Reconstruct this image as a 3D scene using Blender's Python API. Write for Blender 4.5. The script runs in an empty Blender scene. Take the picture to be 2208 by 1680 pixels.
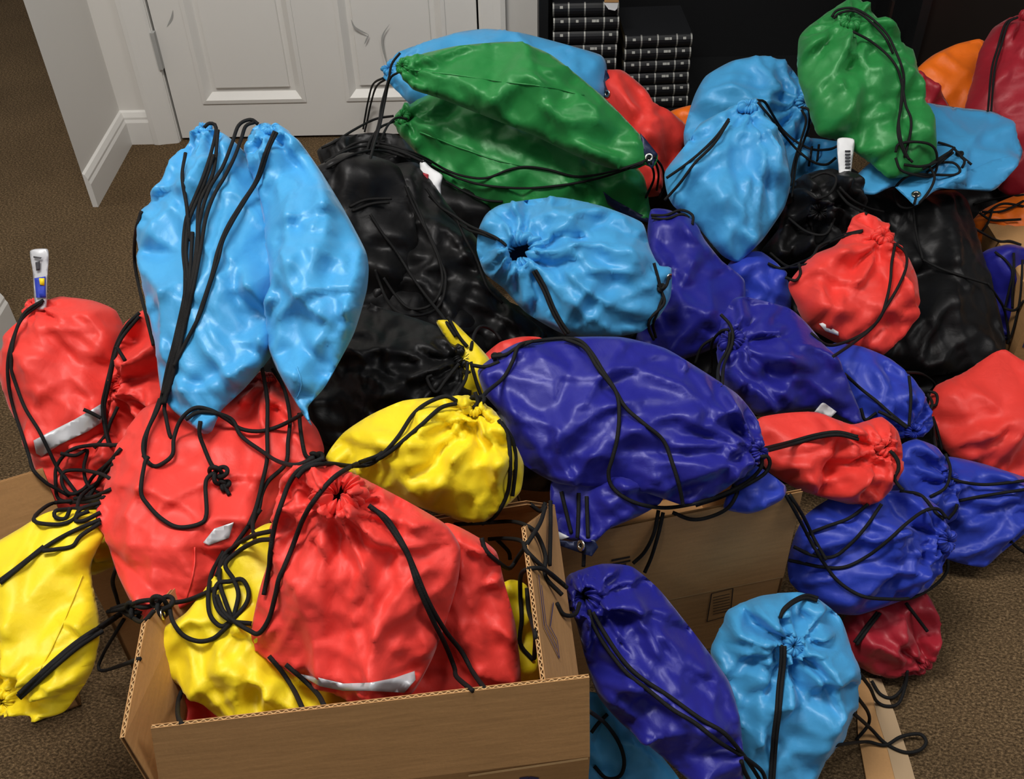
import bpy, bmesh, math, random
import numpy as np
from mathutils import Vector, Matrix
from mathutils.geometry import delaunay_2d_cdt
from mathutils.bvhtree import BVHTree

S = bpy.context.scene
COL = S.collection

# ------------------------------------------------------------------ camera
W, H, F = 2208, 1680, 2222.0
CAM = np.array([0.889, -2.480, 1.327])
PITCH, ROLL, YAW = math.radians(42.02), math.radians(-1.41), math.radians(0.64)
_f = np.array([-math.sin(YAW)*math.cos(PITCH), math.cos(YAW)*math.cos(PITCH), -math.sin(PITCH)])
_r = np.array([math.cos(YAW), math.sin(YAW), 0.0])
_u = np.cross(_r, _f)
RIGHT = _r*math.cos(ROLL) + _u*math.sin(ROLL)
UP = -_r*math.sin(ROLL) + _u*math.cos(ROLL)
FWD = _f
cd = bpy.data.cameras.new('camera'); cam = bpy.data.objects.new('camera', cd); COL.objects.link(cam)
cd.sensor_width = 36.0; cd.lens = F/W*36.0; cd.clip_start = 0.02; cd.clip_end = 60
M = Matrix.Identity(4)
for i in range(3):
    M[i][0] = RIGHT[i]; M[i][1] = UP[i]; M[i][2] = -FWD[i]; M[i][3] = CAM[i]
cam.matrix_world = M
S.camera = cam

# ------------------------------------------------------------------ light
S.view_settings.view_transform = 'Standard'; S.view_settings.look = 'None'
S.view_settings.gamma = 1.0; S.view_settings.use_curve_mapping = False
S.view_settings.exposure = 0.40
try:
    S.cycles.max_bounces = 5; S.cycles.diffuse_bounces = 3; S.cycles.glossy_bounces = 2
    S.cycles.caustics_reflective = False; S.cycles.caustics_refractive = False
except AttributeError:
    pass
wd = bpy.data.worlds.new('World'); S.world = wd; wd.use_nodes = True
wd.node_tree.nodes['Background'].inputs[0].default_value = (0.95, 0.97, 1.0, 1)
wd.node_tree.nodes['Background'].inputs[1].default_value = 0.15
def ceiling_lamp(name, loc, sx, sy, power, col=(1.0, 0.96, 0.90)):
    ld = bpy.data.lights.new(name, 'AREA'); ld.shape = 'RECTANGLE'; ld.size = sx; ld.size_y = sy
    ld.energy = power; ld.color = col
    o = bpy.data.objects.new(name, ld); COL.objects.link(o); o.location = loc
    return o
ceiling_lamp('ceiling_lamp', (0.30, -1.55, 2.60), 0.9, 0.4, 32)
ceiling_lamp('ceiling_lamp', (2.30, -1.75, 2.60), 1.2, 0.6, 15)
ceiling_lamp('ceiling_lamp', (-0.60, -3.30, 2.60), 0.9, 0.5, 30)
ceiling_lamp('ceiling_lamp', (-1.70, -0.60, 2.60), 1.2, 0.6, 16)

# ------------------------------------------------------------------ pixel helpers (photo frame 2208 x 1680)
def ray(x, y):
    return FWD + RIGHT*((x - W/2)/F) + UP*((H/2 - y)/F)
def at_z(x, y, z):
    r = ray(x, y); return CAM + r*((z - CAM[2])/r[2])
def at_y(x, y, yy):
    r = ray(x, y); return CAM + r*((yy - CAM[1])/r[1])
def at_d(x, y, d):
    return CAM + ray(x, y)*d

# ------------------------------------------------------------------ materials
def new_mat(name):
    m = bpy.data.materials.new(name); m.use_nodes = True
    nt = m.node_tree; b = nt.nodes['Principled BSDF']
    return m, nt, b
def N(nt, t, **kw):
    n = nt.nodes.new(t)
    for k, v in kw.items(): setattr(n, k, v)
    return n
def mat_plain(name, col, rough=0.5, metal=0.0, noise=0.0, scale=40.0, bump=0.0, spec=0.5):
    m, nt, b = new_mat(name)
    b.inputs['Roughness'].default_value = rough; b.inputs['Metallic'].default_value = metal
    b.inputs['Specular IOR Level'].default_value = spec
    tc = N(nt, 'ShaderNodeTexCoord'); nz = N(nt, 'ShaderNodeTexNoise')
    nz.inputs['Scale'].default_value = scale; nz.inputs['Detail'].default_value = 4
    nt.links.new(tc.outputs['Object'], nz.inputs['Vector'])
    mx = N(nt, 'ShaderNodeMix', data_type='RGBA')
    c = Vector(col)
    mx.inputs[6].default_value = (*(c*(1-noise)), 1); mx.inputs[7].default_value = (*[min(1, v*(1+noise)) for v in c], 1)
    nt.links.new(nz.outputs[0], mx.inputs[0]); nt.links.new(mx.outputs[2], b.inputs['Base Color'])
    if bump:
        bp = N(nt, 'ShaderNodeBump'); bp.inputs['Strength'].default_value = bump; bp.inputs['Distance'].default_value = 0.004
        nt.links.new(nz.outputs[0], bp.inputs['Height']); nt.links.new(bp.outputs[0], b.inputs['Normal'])
    return m
def mat_nylon(name, col, rough=0.38, sheen=0.22, spec=0.55):
    m, nt, b = new_mat(name)
    b.inputs['Specular IOR Level'].default_value = spec
    b.inputs['Sheen Weight'].default_value = sheen; b.inputs['Sheen Roughness'].default_value = 0.4
    mxc = max(col); tint = [0.62 + 0.38*v/mxc for v in col]
    b.inputs['Specular Tint'].default_value = (*tint, 1); b.inputs['Sheen Tint'].default_value = (*tint, 1)
    tc = N(nt, 'ShaderNodeTexCoord')
    # slight dye variation
    n1 = N(nt, 'ShaderNodeTexNoise'); n1.inputs['Scale'].default_value = 9; n1.inputs['Detail'].default_value = 2
    nt.links.new(tc.outputs['Object'], n1.inputs['Vector'])
    mx = N(nt, 'ShaderNodeMix', data_type='RGBA'); c = Vector(col)
    mx.inputs[6].default_value = (*(c*0.92), 1); mx.inputs[7].default_value = (*[min(1, v*1.08) for v in c], 1)
    nt.links.new(n1.outputs[0], mx.inputs[0]); nt.links.new(mx.outputs[2], b.inputs['Base Color'])
    mr = N(nt, 'ShaderNodeMapRange'); mr.inputs[3].default_value = rough-0.05; mr.inputs[4].default_value = rough+0.09
    nt.links.new(n1.outputs[0], mr.inputs[0]); nt.links.new(mr.outputs[0], b.inputs['Roughness'])
    # fine creases
    n2 = N(nt, 'ShaderNodeTexNoise'); n2.inputs['Scale'].default_value = 22; n2.inputs['Detail'].default_value = 3
    n2.inputs['Distortion'].default_value = 1.2
    nt.links.new(tc.outputs['Object'], n2.inputs['Vector'])
    bp = N(nt, 'ShaderNodeBump'); bp.inputs['Strength'].default_value = 0.18; bp.inputs['Distance'].default_value = 0.006
    nt.links.new(n2.outputs[0], bp.inputs['Height'])
    n4 = N(nt, 'ShaderNodeTexNoise', noise_type='RIDGED_MULTIFRACTAL'); n4.inputs['Scale'].default_value = 11; n4.inputs['Detail'].default_value = 2
    n4.inputs['Distortion'].default_value = 0.6
    nt.links.new(tc.outputs['Object'], n4.inputs['Vector'])
    b4 = N(nt, 'ShaderNodeBump'); b4.inputs['Strength'].default_value = 0.15; b4.inputs['Distance'].default_value = 0.0025
    nt.links.new(n4.outputs[0], b4.inputs['Height']); nt.links.new(bp.outputs[0], b4.inputs['Normal']); bp = b4
    # woven grain
    n3 = N(nt, 'ShaderNodeTexNoise'); n3.inputs['Scale'].default_value = 900; n3.inputs['Detail'].default_value = 1
    nt.links.new(tc.outputs['Object'], n3.inputs['Vector'])
    b2 = N(nt, 'ShaderNodeBump'); b2.inputs['Strength'].default_value = 0.12; b2.inputs['Distance'].default_value = 0.0006
    nt.links.new(n3.outputs[0], b2.inputs['Height']); nt.links.new(bp.outputs[0], b2.inputs['Normal'])
    nt.links.new(b2.outputs[0], b.inputs['Normal'])
    return m
def lin(r, g, b):
    f = lambda v: (v/255/12.92) if v/255 <= 0.04045 else ((v/255+0.055)/1.055)**2.4
    return (f(r), f(g), f(b))
MAT = {
    'sky':    mat_nylon('sky_blue_nylon', lin(70, 158, 214)),
    'coral':  mat_nylon('coral_red_nylon', lin(230, 62, 54), 0.48),
    'green':  mat_nylon('green_nylon', lin(38, 128, 62)),
    'royal':  mat_nylon('royal_blue_nylon', lin(31, 32, 134), 0.40),
    'cobalt': mat_nylon('cobalt_blue_nylon', lin(40, 60, 172), 0.42),
    'yellow': mat_nylon('yellow_nylon', lin(240, 214, 30), 0.48),
    'black':  mat_nylon('black_nylon', lin(15, 15, 16), 0.44, 0.02, 0.28),
    'maroon': mat_nylon('dark_red_nylon', lin(158, 32, 46), 0.4),
    'orange': mat_nylon('orange_nylon', lin(250, 118, 26), 0.42),
    'navy':   mat_nylon('navy_patch', lin(22, 30, 58), 0.4, 0.05),
    'cord':   mat_plain('black_cord', lin(20, 20, 21), 0.75, 0, 0.3, 900, 0.3, 0.25),
    'silver': mat_plain('reflective_strip', lin(196, 198, 204), 0.35, 0.25, 0.05, 60),
    'metal':  mat_plain('nickel_eyelet', lin(225, 222, 212), 0.22, 1.0, 0.02),
    'paper':  mat_plain('white_paper', lin(232, 233, 236), 0.55, 0, 0.03, 90),
    'print':  mat_plain('dark_print', lin(60, 60, 66), 0.6),
    'wall':   mat_plain('white_wall_paint', lin(226, 223, 218), 0.55, 0, 0.025, 3, 0.02),
    'door':   mat_plain('white_door_paint', lin(228, 226, 222), 0.42, 0, 0.02, 4, 0.02),
    'scuff':  mat_plain('grey_scuff', lin(168, 168, 166), 0.7, 0, 0.1),
    'gap':    mat_plain('gap_shade', lin(40, 38, 38), 0.9),
    'shelf':  mat_plain('black_shelf_laminate', lin(16, 17, 19), 0.5, 0, 0.1, 20),
    'brownshelf': mat_plain('dark_brown_wood', lin(24, 17, 14), 0.5, 0, 0.2, 20),
    'book':   mat_plain('black_book_cloth', lin(22, 23, 26), 0.4, 0, 0.15, 200),
    'foil':   mat_plain('silver_foil', lin(165, 165, 160), 0.45, 0.6, 0.3, 500),
    'pages':  mat_plain('page_block', lin(150, 140, 115), 0.8),
    'tape':   mat_plain('clear_packing_tape', lin(176, 150, 118), 0.12, 0, 0.04, 30, 0.25),
    'ink':    mat_plain('box_print', lin(46, 38, 34), 0.8),
    'blueink': mat_plain('blue_marker_ink', lin(62, 56, 96), 0.8),
}
def mat_card(name, col):
    m, nt, b = new_mat(name); b.inputs['Roughness'].default_value = 0.72; b.inputs['Specular IOR Level'].default_value = 0.25
    tc = N(nt, 'ShaderNodeTexCoord'); mp = N(nt, 'ShaderNodeMapping'); mp.inputs['Scale'].default_value = (6, 6, 60)
    n1 = N(nt, 'ShaderNodeTexNoise'); n1.inputs['Scale'].default_value = 3; n1.inputs['Detail'].default_value = 5
    n2 = N(nt, 'ShaderNodeTexNoise'); n2.inputs['Scale'].default_value = 260; n2.inputs['Detail'].default_value = 2
    nt.links.new(tc.outputs['Object'], mp.inputs[0]); nt.links.new(mp.outputs[0], n1.inputs['Vector']); nt.links.new(tc.outputs['Object'], n2.inputs['Vector'])
    ad = N(nt, 'ShaderNodeMath', operation='MULTIPLY_ADD'); ad.inputs[1].default_value = 0.4
    nt.links.new(n2.outputs[0], ad.inputs[0]); nt.links.new(n1.outputs[0], ad.inputs[2])
    mr = N(nt, 'ShaderNodeMapRange'); mr.inputs[1].default_value = 0.35; mr.inputs[2].default_value = 1.05
    nt.links.new(ad.outputs[0], mr.inputs[0])
    mx = N(nt, 'ShaderNodeMix', data_type='RGBA'); c = Vector(col)
    mx.inputs[6].default_value = (*(c*0.86), 1); mx.inputs[7].default_value = (*(c*1.12), 1)
    nt.links.new(mr.outputs[0], mx.inputs[0]); nt.links.new(mx.outputs[2], b.inputs['Base Color'])
    bp = N(nt, 'ShaderNodeBump'); bp.inputs['Strength'].default_value = 0.12; bp.inputs['Distance'].default_value = 0.002
    nt.links.new(ad.outputs[0], bp.inputs['Height']); nt.links.new(bp.outputs[0], b.inputs['Normal'])
    return m
MAT['card'] = mat_card('brown_cardboard', lin(184, 140, 92))
MAT['core'] = mat_card('cardboard_core', lin(112, 80, 50))
MAT['edge'] = mat_card('cardboard_cut_edge', lin(190, 154, 108))
def mat_carpet():
    m, nt, b = new_mat('brown_carpet'); b.inputs['Roughness'].default_value = 0.95; b.inputs['Specular IOR Level'].default_value = 0.1
    tc = N(nt, 'ShaderNodeTexCoord')
    mp = N(nt, 'ShaderNodeMapping'); mp.inputs['Scale'].default_value = (1.0, 1.5, 1); mp.inputs['Rotation'].default_value = (0, 0, 0.35)
    nt.links.new(tc.outputs['Object'], mp.inputs[0])
    n1 = N(nt, 'ShaderNodeTexNoise'); n1.inputs['Scale'].default_value = 215; n1.inputs['Detail'].default_value = 3; n1.inputs['Roughness'].default_value = 0.7
    n2 = N(nt, 'ShaderNodeTexNoise'); n2.inputs['Scale'].default_value = 4; n2.inputs['Detail'].default_value = 3
    nt.links.new(mp.outputs[0], n1.inputs['Vector']); nt.links.new(tc.outputs['Object'], n2.inputs['Vector'])
    cr = N(nt, 'ShaderNodeValToRGB'); e = cr.color_ramp.elements
    e[0].position = 0.30; e[0].color = (*lin(46, 36, 24), 1); e[1].position = 0.72; e[1].color = (*lin(152, 126, 94), 1)
    k = e.new(0.5); k.color = (*lin(94, 76, 54), 1)
    nt.links.new(n1.outputs[0], cr.inputs[0])
    mx = N(nt, 'ShaderNodeMix', data_type='RGBA', blend_type='MULTIPLY'); mx.inputs[0].default_value = 1
    mr = N(nt, 'ShaderNodeMapRange'); mr.inputs[1].default_value = 0.3; mr.inputs[2].default_value = 0.7; mr.inputs[3].default_value = 0.82; mr.inputs[4].default_value = 1.1
    nt.links.new(n2.outputs[0], mr.inputs[0])
    nt.links.new(cr.outputs[0], mx.inputs[6]); nt.links.new(mr.outputs[0], mx.inputs[7]); nt.links.new(mx.outputs[2], b.inputs['Base Color'])
    bp = N(nt, 'ShaderNodeBump'); bp.inputs['Strength'].default_value = 0.7; bp.inputs['Distance'].default_value = 0.006
    nt.links.new(n1.outputs[0], bp.inputs['Height']); nt.links.new(bp.outputs[0], b.inputs['Normal'])
    return m
MAT['carpet'] = mat_carpet()

# ------------------------------------------------------------------ mesh helpers
OCC_V, OCC_F = [], []          # everything solid, for laying cords on top of it
def occlude(vs, fs):
    k = len(OCC_V); OCC_V.extend([tuple(v) for v in vs]); OCC_F.extend([tuple(i+k for i in f) for f in fs])
def link(name, vs, fs, mat, parent=None, smooth=False, occ=True):
    me = bpy.data.meshes.new(name); me.from_pydata([tuple(map(float, v)) for v in vs], [], [tuple(int(i) for i in f) for f in fs])
    me.materials.append(MAT[mat] if isinstance(mat, str) else mat)
    if smooth: me.polygons.foreach_set('use_smooth', [True]*len(me.polygons))
    me.update()
    o = bpy.data.objects.new(name, me); COL.objects.link(o)
    if parent is not None:
        o.parent = parent; o.matrix_parent_inverse = parent.matrix_basis.inverted()
    if occ: occlude(vs, fs)
    return o
def empty(name, loc):
    o = bpy.data.objects.new(name, None); o.empty_display_size = 0.05; o.location = tuple(map(float, loc)); COL.objects.link(o); return o
def tag(o, label=None, cat=None, group=None, kind=None):
    if label: o['label'] = label
    if cat: o['category'] = cat
    if group: o['group'] = group
    if kind: o['kind'] = kind
    return o
BOXF = [(0,3,2,1),(4,5,6,7),(0,1,5,4),(1,2,6,5),(2,3,7,6),(3,0,4,7)]
def box_vf(x0, x1, y0, y1, z0, z1):
    return [(x0,y0,z0),(x1,y0,z0),(x1,y1,z0),(x0,y1,z0),(x0,y0,z1),(x1,y0,z1),(x1,y1,z1),(x0,y1,z1)], BOXF
def slab_vf(a, b, c, d, t):
    """thin solid on quad a b c d, thickened by t against its normal"""
    a, b, c, d = [np.array(p, float) for p in (a, b, c, d)]
    n = np.cross(b-a, d-a); n /= np.linalg.norm(n)
    q = [a, b, c, d]
    return [p - n*t for p in q] + q, BOXF
def merge(parts):
    V, Fc = [], []
    for vs, fs in parts:
        k = len(V); V += list(vs); Fc += [tuple(i+k for i in f) for f in fs]
    return V, Fc
def tube_vf(P, r, n=6):
    P = np.asarray(P, float); T = np.gradient(P, axis=0); T /= (np.linalg.norm(T, axis=1, keepdims=True)+1e-9)
    ref = FWD; A = np.cross(T, ref); l = np.linalg.norm(A, axis=1, keepdims=True); A = np.where(l > 1e-3, A/(l+1e-9), RIGHT); B = np.cross(T, A)
    V = []
    for i in range(len(P)):
        for k in range(n):
            t = 2*math.pi*k/n; V.append(P[i] + r*(A[i]*math.cos(t) + B[i]*math.sin(t)))
    Fc = []
    for i in range(len(P)-1):
        for k in range(n):
            Fc.append((i*n+k, i*n+(k+1) % n, (i+1)*n+(k+1) % n, (i+1)*n+k))
    Fc.append(tuple(range(n))[::-1]); Fc.append(tuple((len(P)-1)*n+k for k in range(n)))
    return V, Fc
def catmull(P, step, closed=False, tension=0.5):
    P = [np.array(p, float) for p in P]; n = len(P); out = []
    rng = range(n if closed else n-1)
    for i in rng:
        p0 = P[(i-1) % n] if closed or i > 0 else P[0]*2-P[1]
        p1 = P[i]; p2 = P[(i+1) % n]
        p3 = P[(i+2) % n] if closed or i+2 < n else P[-1]*2-P[-2]
        m = max(1, int(round(np.linalg.norm(p2-p1)/step)))
        for k in range(m):
            t = k/m; t2 = t*t; t3 = t2*t
            a = tension
            out.append(p1 + a*(p2-p0)*t + (3*(p2-p1) - a*(p3-p1) - 2*a*(p2-p0))*t2 + (a*(p2-p0) + a*(p3-p1) - 2*(p2-p1))*t3)
    if not closed: out.append(P[-1])
    return np.array(out)

# ================================================================== THE SETTING
tag(link('floor', *merge([([(-4,-4,0),(5,-4,0),(5,2.5,0),(-4,2.5,0)], [(0,1,2,3)])]), 'carpet'), 'worn brown loop carpet covering the floor', kind='structure')
XS, YS, XB = -0.141, -0.320, 0.947            # inner corner, near end of the stub wall, left side of the bookcase
# far wall in pieces round the doorway; the face is y = 0
wl = link('wall_back', *merge([box_vf(XS, -0.075, 0, 0.12, 0, 2.5), box_vf(0.875, XB-0.001, 0, 0.12, 0, 2.5), box_vf(XB-0.001, 5.0, 0.212, 0.33, 0, 2.5), box_vf(-0.075, 0.875, 0, 0.12, 2.05, 2.5)]), 'wall')
tag(wl, 'white painted wall round the panelled door', kind='structure')
# stub wall with an oblique end, turning away from the room
vs = [(XS,0.12,0),(XS,YS,0),(XS-0.20,YS+0.50,0),(XS-0.20,0.19,0)]; vs += [(a,b,2.5) for a,b,_ in vs]
tag(link('wall_left', vs, [(0,1,2,3),(7,6,5,4),(0,4,5,1),(1,5,6,2),(2,6,7,3),(3,7,4,0)], 'wall'), 'short white wall stub left of the door', kind='structure')
e = at_z(26, 704, 0.0)
vs, fs = box_vf(e[0]-0.12, e[0], -3.2, e[1], 0, 2.5)
tag(link('wall_left_near', vs, fs, 'wall'), 'white wall end at the left edge of the picture', kind='structure')
def profile_run(name, p, q, nrm, prof, mat='door', parent=None):
    """extrude profile (offset, z) from p to q on the floor, offset along nrm"""
    p, q, nrm = [np.array(a, float) for a in (p, q, nrm)]; n = len(prof); V = []
    for b in (p, q):
        for o, z in prof: V.append(b + nrm*o + np.array([0, 0, z]))
    Fc = [(k, (k+1) % n, n+(k+1) % n, n+k) for k in range(n)] + [tuple(range(n))[::-1], tuple(range(n, 2*n))]
    return link(name, V, Fc, mat, parent)
BB = [(0,0),(0.013,0),(0.013,0.062),(0.010,0.070),(0.010,0.076),(0.005,0.088),(0,0.092)]
tag(profile_run('baseboard_left', (XS,YS,0), (XS,0,0), (1,0,0), BB), 'white moulded baseboard on the wall stub', kind='structure')
tag(profile_run('baseboard_back', (XS,0,0), (-0.062,0,0), (0,-1,0), BB), 'short white baseboard beside the door casing', kind='structure')
tag(profile_run('baseboard_left_near', (e[0],-3.2,0), (e[0],e[1],0), (1,0,0), BB), 'white baseboard at the left picture edge', kind='structure')
# casing
def casing(name, x0, x1, flip):
    s = 1 if not flip else -1
    xa, xb = (x0, x1) if not flip else (x1, x0)
    prof = [(xa,0),(xa,-0.016),(xa+s*0.012,-0.018),(xa+s*0.03,-0.014),(xa+s*0.05,-0.011),(xb-s*0.006,-0.010),(xb,-0.006),(xb,0)]
    n = len(prof); V = [(a,b,0) for a,b in prof]+[(a,b,2.05) for a,b in prof]
    Fc = [(k,(k+1)%n,n+(k+1)%n,n+k) for k in range(n)]+[tuple(range(n))[::-1],tuple(range(n,2*n))]
    if flip: Fc = [f[::-1] for f in Fc]
    return tag(link(name, V, Fc, 'door'), 'white door casing', kind='structure')
casing('trim_1', -0.068, -0.004, False); casing('trim_2', 0.804, 0.868, True)
tag(link('trim_3', *merge([box_vf(-0.075,-0.002,0.0,0.10,0,2.05), box_vf(0.802,0.875,0.0,0.10,0,2.05)]), 'door'), 'white door jamb', kind='structure')
# dark sheet behind the door; shade of the gap is put into its colour
link('door_gap_shade', *box_vf(-0.004,0.804,0.045,0.06,0,2.05), 'gap')
bpy.data.objects['door_gap_shade']['kind'] = 'structure'; bpy.data.objects['door_gap_shade']['label'] = 'dark sheet behind the door slab standing in for gap shade'
# door slab with raised panels: frame of stiles and rails, sunk panels with sloped moulding
D0, D1, ZB = 0.003, 0.797, 0.008
dr = empty('door_1', (0.4, 0.02, 0)); tag(dr, 'white panelled door with grey scuff marks', kind='structure')
PX = [(0.080, 0.348), (0.452, 0.720)]; PZ = [(0.104, 0.62), (0.74, 1.50), (1.60, 1.92)]
yf = 0.004
def door_frame():
    parts = []
    xs = [D0, PX[0][0], PX[0][1], PX[1][0], PX[1][1], D1]
    for a, b in ((0,1),(2,3),(4,5)): parts.append(box_vf(xs[a], xs[b], yf, yf+0.035, ZB, 2.03))
    zs = [ZB] + [z for p in PZ for z in p] + [2.03]
    for (xa, xb) in PX:
        for k in range(0, len(zs), 2): parts.append(box_vf(xa, xb, yf, yf+0.035, zs[k], zs[k+1]))
    return merge(parts)
link('stiles_and_rails', *door_frame(), 'door', dr)
for xa, xb in PX:
    for za, zb in PZ:
        def ring(i, y): return [(xa+i,y,za+i),(xb-i,y,za+i),(xb-i,y,zb-i),(xa+i,y,zb-i)]
        V = ring(0, yf-0.003)+ring(0.010, yf-0.004)+ring(0.026, yf+0.013)+ring(0.038, yf+0.012)+ring(0.040, yf+0.006)
        Fc = [(4*k+j, 4*k+(j+1)%4, 4*k+4+(j+1)%4, 4*k+4+j) for k in range(4) for j in range(4)] + [(16,17,18,19)]
        V += ring(0, yf+0.03); Fc += [(20+(j+1)%4, j if False else (j+1)%4, j, 20+j) for j in range(4)]+[(23,22,21,20)]
        link('panel', V, Fc, 'door', dr)
# hinge
link('hinge', *merge([box_vf(-0.006,0.004,-0.012,0.004,0.205,0.300)]), 'scuff', dr)
def scuff(pts, w):
    P = [at_y(x, y, yf-0.0006) for x, y in pts]; P = catmull(P, 0.004)
    T = np.gradient(P, axis=0); V = []
    n = len(P)
    for i in range(n):
        t = T[i]/np.linalg.norm(T[i]); s = np.array([-t[2],0,t[0]])*w*math.sin(math.pi*(i+0.6)/(n+0.2))
        V += [P[i]+s, P[i]-s]
    link('scuff_mark', V, [(2*i,2*i+1,2*i+3,2*i+2) for i in range(n-1)], 'scuff', dr, occ=False)
scuff([(373,22),(370,40),(360,58)], 0.0028)
scuff([(757,42),(766,60),(795,75)], 0.0028); scuff([(795,75),(786,95)], 0.002); scuff([(840,52),(826,75),(825,100),(836,145)], 0.0025)

# bookcase ---------------------------------------------------------
bk = empty('bookcase', (1.4, -0.06, 0)); tag(bk, 'tall black open bookcase against the back wall', 'bookcase')
SH = 0.115
link('side_panel', *box_vf(XB, XB+0.022, -0.10, 0.21, 0, 2.0), 'shelf', bk)
link('side_panel', *box_vf(1.84, 1.862, -0.10, 0.21, 0, 2.0), 'shelf', bk)
link('back_panel', *box_vf(XB+0.022, 1.84, 0.20, 0.21, 0, 2.0), 'shelf', bk)
link('shelf', *box_vf(XB+0.022, 1.84, -0.10, 0.20, SH-0.022, SH), 'shelf', bk)
link('plinth', *box_vf(XB+0.022, 1.84, -0.09, -0.075, 0, SH-0.022), 'shelf', bk)
b2 = empty('cabinet', (2.6, -0.06, 0)); tag(b2, 'dark brown cabinet in shadow beside the bookcase', 'cabinet')
link('door_panel', *box_vf(1.866, 2.50, -0.085, -0.07, 0.05, 2.0), 'brownshelf', b2)
link('door_panel', *box_vf(2.504, 3.4, -0.085, -0.07, 0.05, 2.0), 'brownshelf', b2)
link('body', *box_vf(1.866, 3.4, -0.07, 0.21, 0.0, 2.0), 'brownshelf', b2)
h0 = at_y(1919, 28, -0.09)
link('handle', *box_vf(h0[0]-0.003, h0[0]+0.003, -0.098, -0.085, h0[2]-0.03, h0[2]+0.03), 'brownshelf', b2)
# books lying flat, spine outward
def book(xc, z, w, th, yaw, label, faint):
    b = empty('book', (xc, -0.10, z)); tag(b, label, 'book', 'black bound books lying in two stacks')
    ca, sa = math.cos(yaw), math.sin(yaw)
    def X(p): return (xc + p[0]*ca - p[1]*sa, -0.085 + p[0]*sa + p[1]*ca, z + p[2])
    prof = [(0.0,0.0)] + [(-0.012*math.sin(math.pi*k/8), th*(0.5-0.5*math.cos(math.pi*k/8))) for k in range(1,8)] + [(0.0,th),(0.17,th),(0.17,th-0.003),(0.004,th-0.003),(0.004,0.003),(0.17,0.003),(0.17,0)]
    n = len(prof); V = [X((-w/2,a,c)) for a,c in prof]+[X((w/2,a,c)) for a,c in prof]
    link('cover', V, [(k,n+k,n+(k+1)%n,(k+1)%n) for k in range(n)]+[tuple(range(n)),tuple(range(n,2*n))[::-1]], 'book', b)
    link('pages', [X(v) for v in box_vf(-w/2+0.003, w/2-0.003, 0.004, 0.166, 0.003, th-0.003)[0]], BOXF, 'pages', b)
    arc = [(-0.0126*math.sin(math.pi*k/8), th*(0.5-0.5*math.cos(math.pi*k/8))) for k in range(0,9)]
    for f in (-0.49, -0.26, -0.015, 0.27, 0.485):
        V = [X((w*f-0.0018,a-0.0003,c)) for a,c in arc]+[X((w*f+0.0018,a-0.0003,c)) for a,c in arc]
        link('foil_band', V, [(k,9+k,10+k,k+1) for k in range(8)], 'foil', b, occ=False)
    for f, hw in ((-0.37,0.006),(-0.14,0.005),(0.10,0.004),(0.13,0.004),(0.17,0.005),(0.38,0.006)):
        if faint and hw < 0.006: continue
        a = arc[5:7]
        V = [X((w*f-hw*0.6,p-0.0004,c)) for p,c in a]+[X((w*f+hw*0.6,p-0.0004,c)) for p,c in a]
        link('foil_title', V, [(0,2,3,1)], 'foil', b, occ=False)
ORD = ['lowest','second','third','fourth','fifth','sixth','seventh','eighth']
l0 = at_y(1192, 100, -0.10); l1 = at_y(1332, 100, -0.10)
top1 = at_y(1262, 8, -0.097)[2]; t1 = (top1-SH)/8
for k in range(8):
    book((l0[0]+l1[0])/2 + random.Random(k).uniform(-.002,.002), SH+k*t1, l1[0]-l0[0], t1*0.985, 0,
         'black book with silver bands, %s from the bottom of the taller left stack' % ORD[k] if k else 'black book with silver bands, lowest of the taller left stack', k % 2 == 1)
r0 = at_y(1345, 100, -0.10); r1 = at_y(1490, 100, -0.10)
top2 = at_y(1418, 78, -0.097)[2]; t2 = (top2-SH)/6
for k in range(6):
    book((r0[0]+r1[0])/2 + 0.004*(k < 2) + 0.003, SH+k*t2, r1[0]-r0[0], t2*0.985, 0.04,
         'black book with silver bands, %s from the bottom of the lower right stack' % ORD[k] if k else 'black book with silver bands, lowest of the lower right stack', False)
pc = at_y(1318, 6, -0.11)
pp = empty('torn_paper', pc); tag(pp, 'torn white and tan paper on top of the left book stack', 'paper')
def prism_xz(pts, y0, y1):
    n = len(pts); V = [(x,y0,z) for x,z in pts]+[(x,y1,z) for x,z in pts]
    return V, [(k,(k+1)%n,n+(k+1)%n,n+k) for k in range(n)]+[tuple(range(n))[::-1],tuple(range(n,2*n))]
q = [at_y(x,y,-0.104) for x,y in ((1302,6),(1333,6),(1331,18),(1326,23),(1312,20))]
link('white_piece', *prism_xz([(a[0],a[2]) for a in q], -0.1045, -0.1035), 'paper', pp)
q = [at_y(x,y,-0.105) for x,y in ((1304,-14),(1334,-14),(1334,5),(1303,5))]
link('tan_piece', *prism_xz([(a[0],a[2]) for a in q], -0.1055, -0.1045), 'card', pp)

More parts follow.
